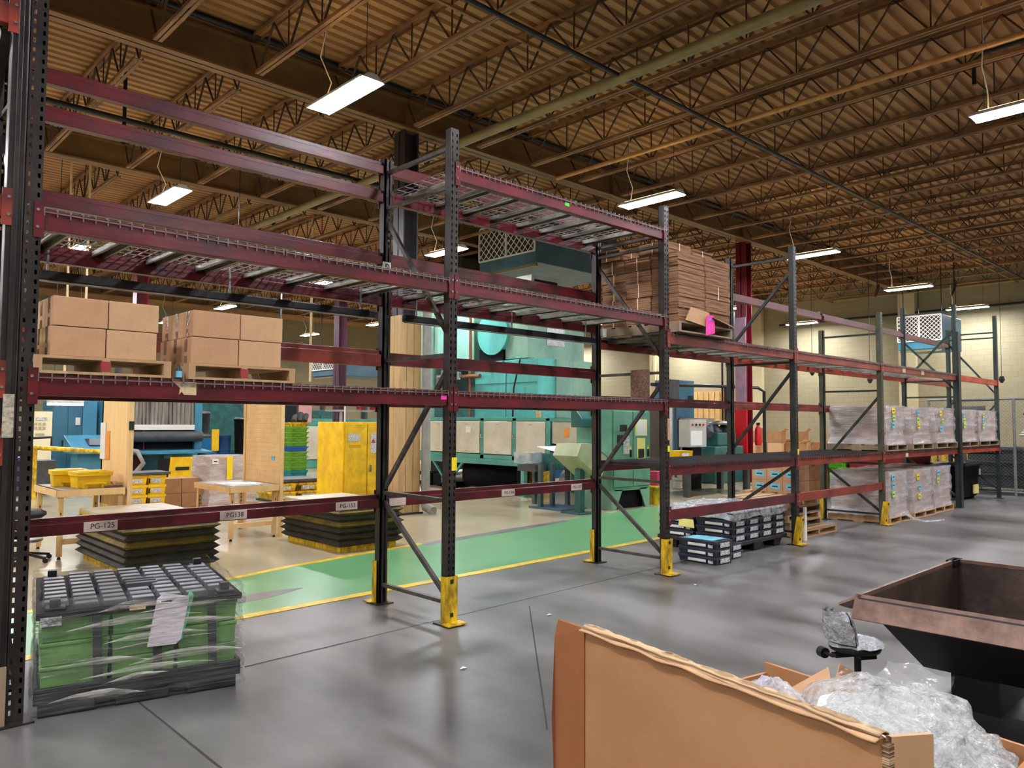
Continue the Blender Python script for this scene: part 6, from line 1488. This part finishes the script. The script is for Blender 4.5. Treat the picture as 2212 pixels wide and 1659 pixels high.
# film wrapped swivel stool beside the hopper
t = thing('swivel_chair', 'small swivel chair wrapped in crinkled clear film beside the hopper', 'chair', (.62, -2.80, 0), math.radians(-30))
t.scale = (.84, .84, .84)
G().lathe([(.10, .33), (.155, .345), (.165, .37), (.15, .395), (.06, .40)], (0, 0, 0), 24).done('seat', BLACKP, t)
def seatf(u, v):
    th = u * 2 * PI; r = .172 * (1 - v) + .0; k = random.uniform(-.006, .006)
    return ((r + k) * math.cos(th) * 1.1, (r + k) * math.sin(th), .385 + .03 * min(1, v * 4) + random.uniform(-.006, .008))
g = G(); g.sheet(seatf, 30, 9); g.done('seat_film', FILMS, t)
def backf(u, v):
    th = -1.0 + 2.0 * u; r = .15 + .02 * v
    return (-r * math.cos(th) - .02 * v, r * math.sin(th) * (1 - .45 * v * v), .40 + .20 * v)
g = G(); g.sheet(backf, 14, 8); g.done('backrest', BLACKP, t, thick=.035)
def backg(u, v):
    x, y, z = backf(u, v); d = .03 * (1 if int(u * 50) % 2 else .8); s = random.uniform(-.006, .006)
    return (x * (1 - .2) + s, y * .98 + s, z + .006)
g = G(); g.sheet(backg, 24, 12); g.sheet(lambda u, v: (lambda p: (p[0] * 1.2 + random.uniform(-.006, .006), p[1] * 1.15, p[2] + .008))(backf(u, v)), 24, 12); g.done('back_film', FILMS, t)
G().bx(-.16, .05, -.025, .025, .305, .33).bx(.0, .12, -.06, .06, .29, .33).done('mechanism', INK, t)
G().cyl((-.15, .10, .30), (-.15, .15, .30), .035, n=14).cyl((-.15, .02, .305), (-.15, .10, .305), .012, n=8).done('side_knob', INK, t)
G().cyl((0.02, 0, .08), (.02, 0, .3), .022, n=12).done('gas_column', INK, t)
for k in range(5):
    a = k * 2 * PI / 5 + .4; g = G().bar((.02, 0, .09), (.02 + .2 * math.cos(a), .2 * math.sin(a), .055), .03, .025).cyl((.02 + .2 * math.cos(a), .2 * math.sin(a) - .012, .026), (.02 + .2 * math.cos(a), .2 * math.sin(a) + .012, .026), .026, n=10); g.done('star_foot', INK, t)

# scraps of paper on the floor
for i, (x, y, lb) in enumerate(((.75, -.35, 'near the pink tagged post'), (2.6, -.5, 'beside the joint in the middle of the floor'), (3.4, .45, 'between the two frames'), (-.6, -.9, 'left of the floor crack'), (1.3, -3.3, 'on the dark floor before the hopper'))):
    g = G(); a = rnd.uniform(0, 3); q = .03; g.add([(x + q * math.cos(a + k * 1.6), y + q * math.sin(a + k * 1.6) * .5, .004 + .008 * (k % 2)) for k in range(4)], [(0, 1, 2, 3)])
    tag(g.done('paper_scrap', WHITE, None, thick=.002), 'tiny white paper scrap on the floor ' + lb, 'paper', 'paper scraps on the floor')

# thin drops and poles hanging from the roof behind the rack
for i, (x, y, z0, z1, r, m, lb) in enumerate(((1.94, 8.3, 2.6, 7.1, .008, PIPEB, 'thin black wire hanging from the roof behind the upper burgundy beams'), (.03, 8.3, 5.9, 7.1, .03, PIPEB, 'short bundle of black cord under the roof at the upper left'),
        (.18, 12.0, 2.3, 7.1, .022, CREAMT, 'left pale drop pole behind the left carton pallet'), (.51, 12.0, 2.3, 7.1, .024, CREAMT, 'right pale drop pole behind the left carton pallet'), (6.5, 14.0, 2.6, 7.1, .035, CREAMT, 'pale drop pole behind the orange brown beam'))):
    tag(G().cyl((x, y, z0), (x, y, z1), r, n=8).done('drop_pole', m), lb, 'pole', 'drop poles and cords')
tag(G().bx(2.78, 2.792, .16, .40, 1.795, 2.09).done('speckled_board', mat('speckled_board_brown', (142, 106, 84), .8, 0, .3, 60)), 'speckled brown board hanging from the frame strut left of the flattened cartons pallet', 'board')
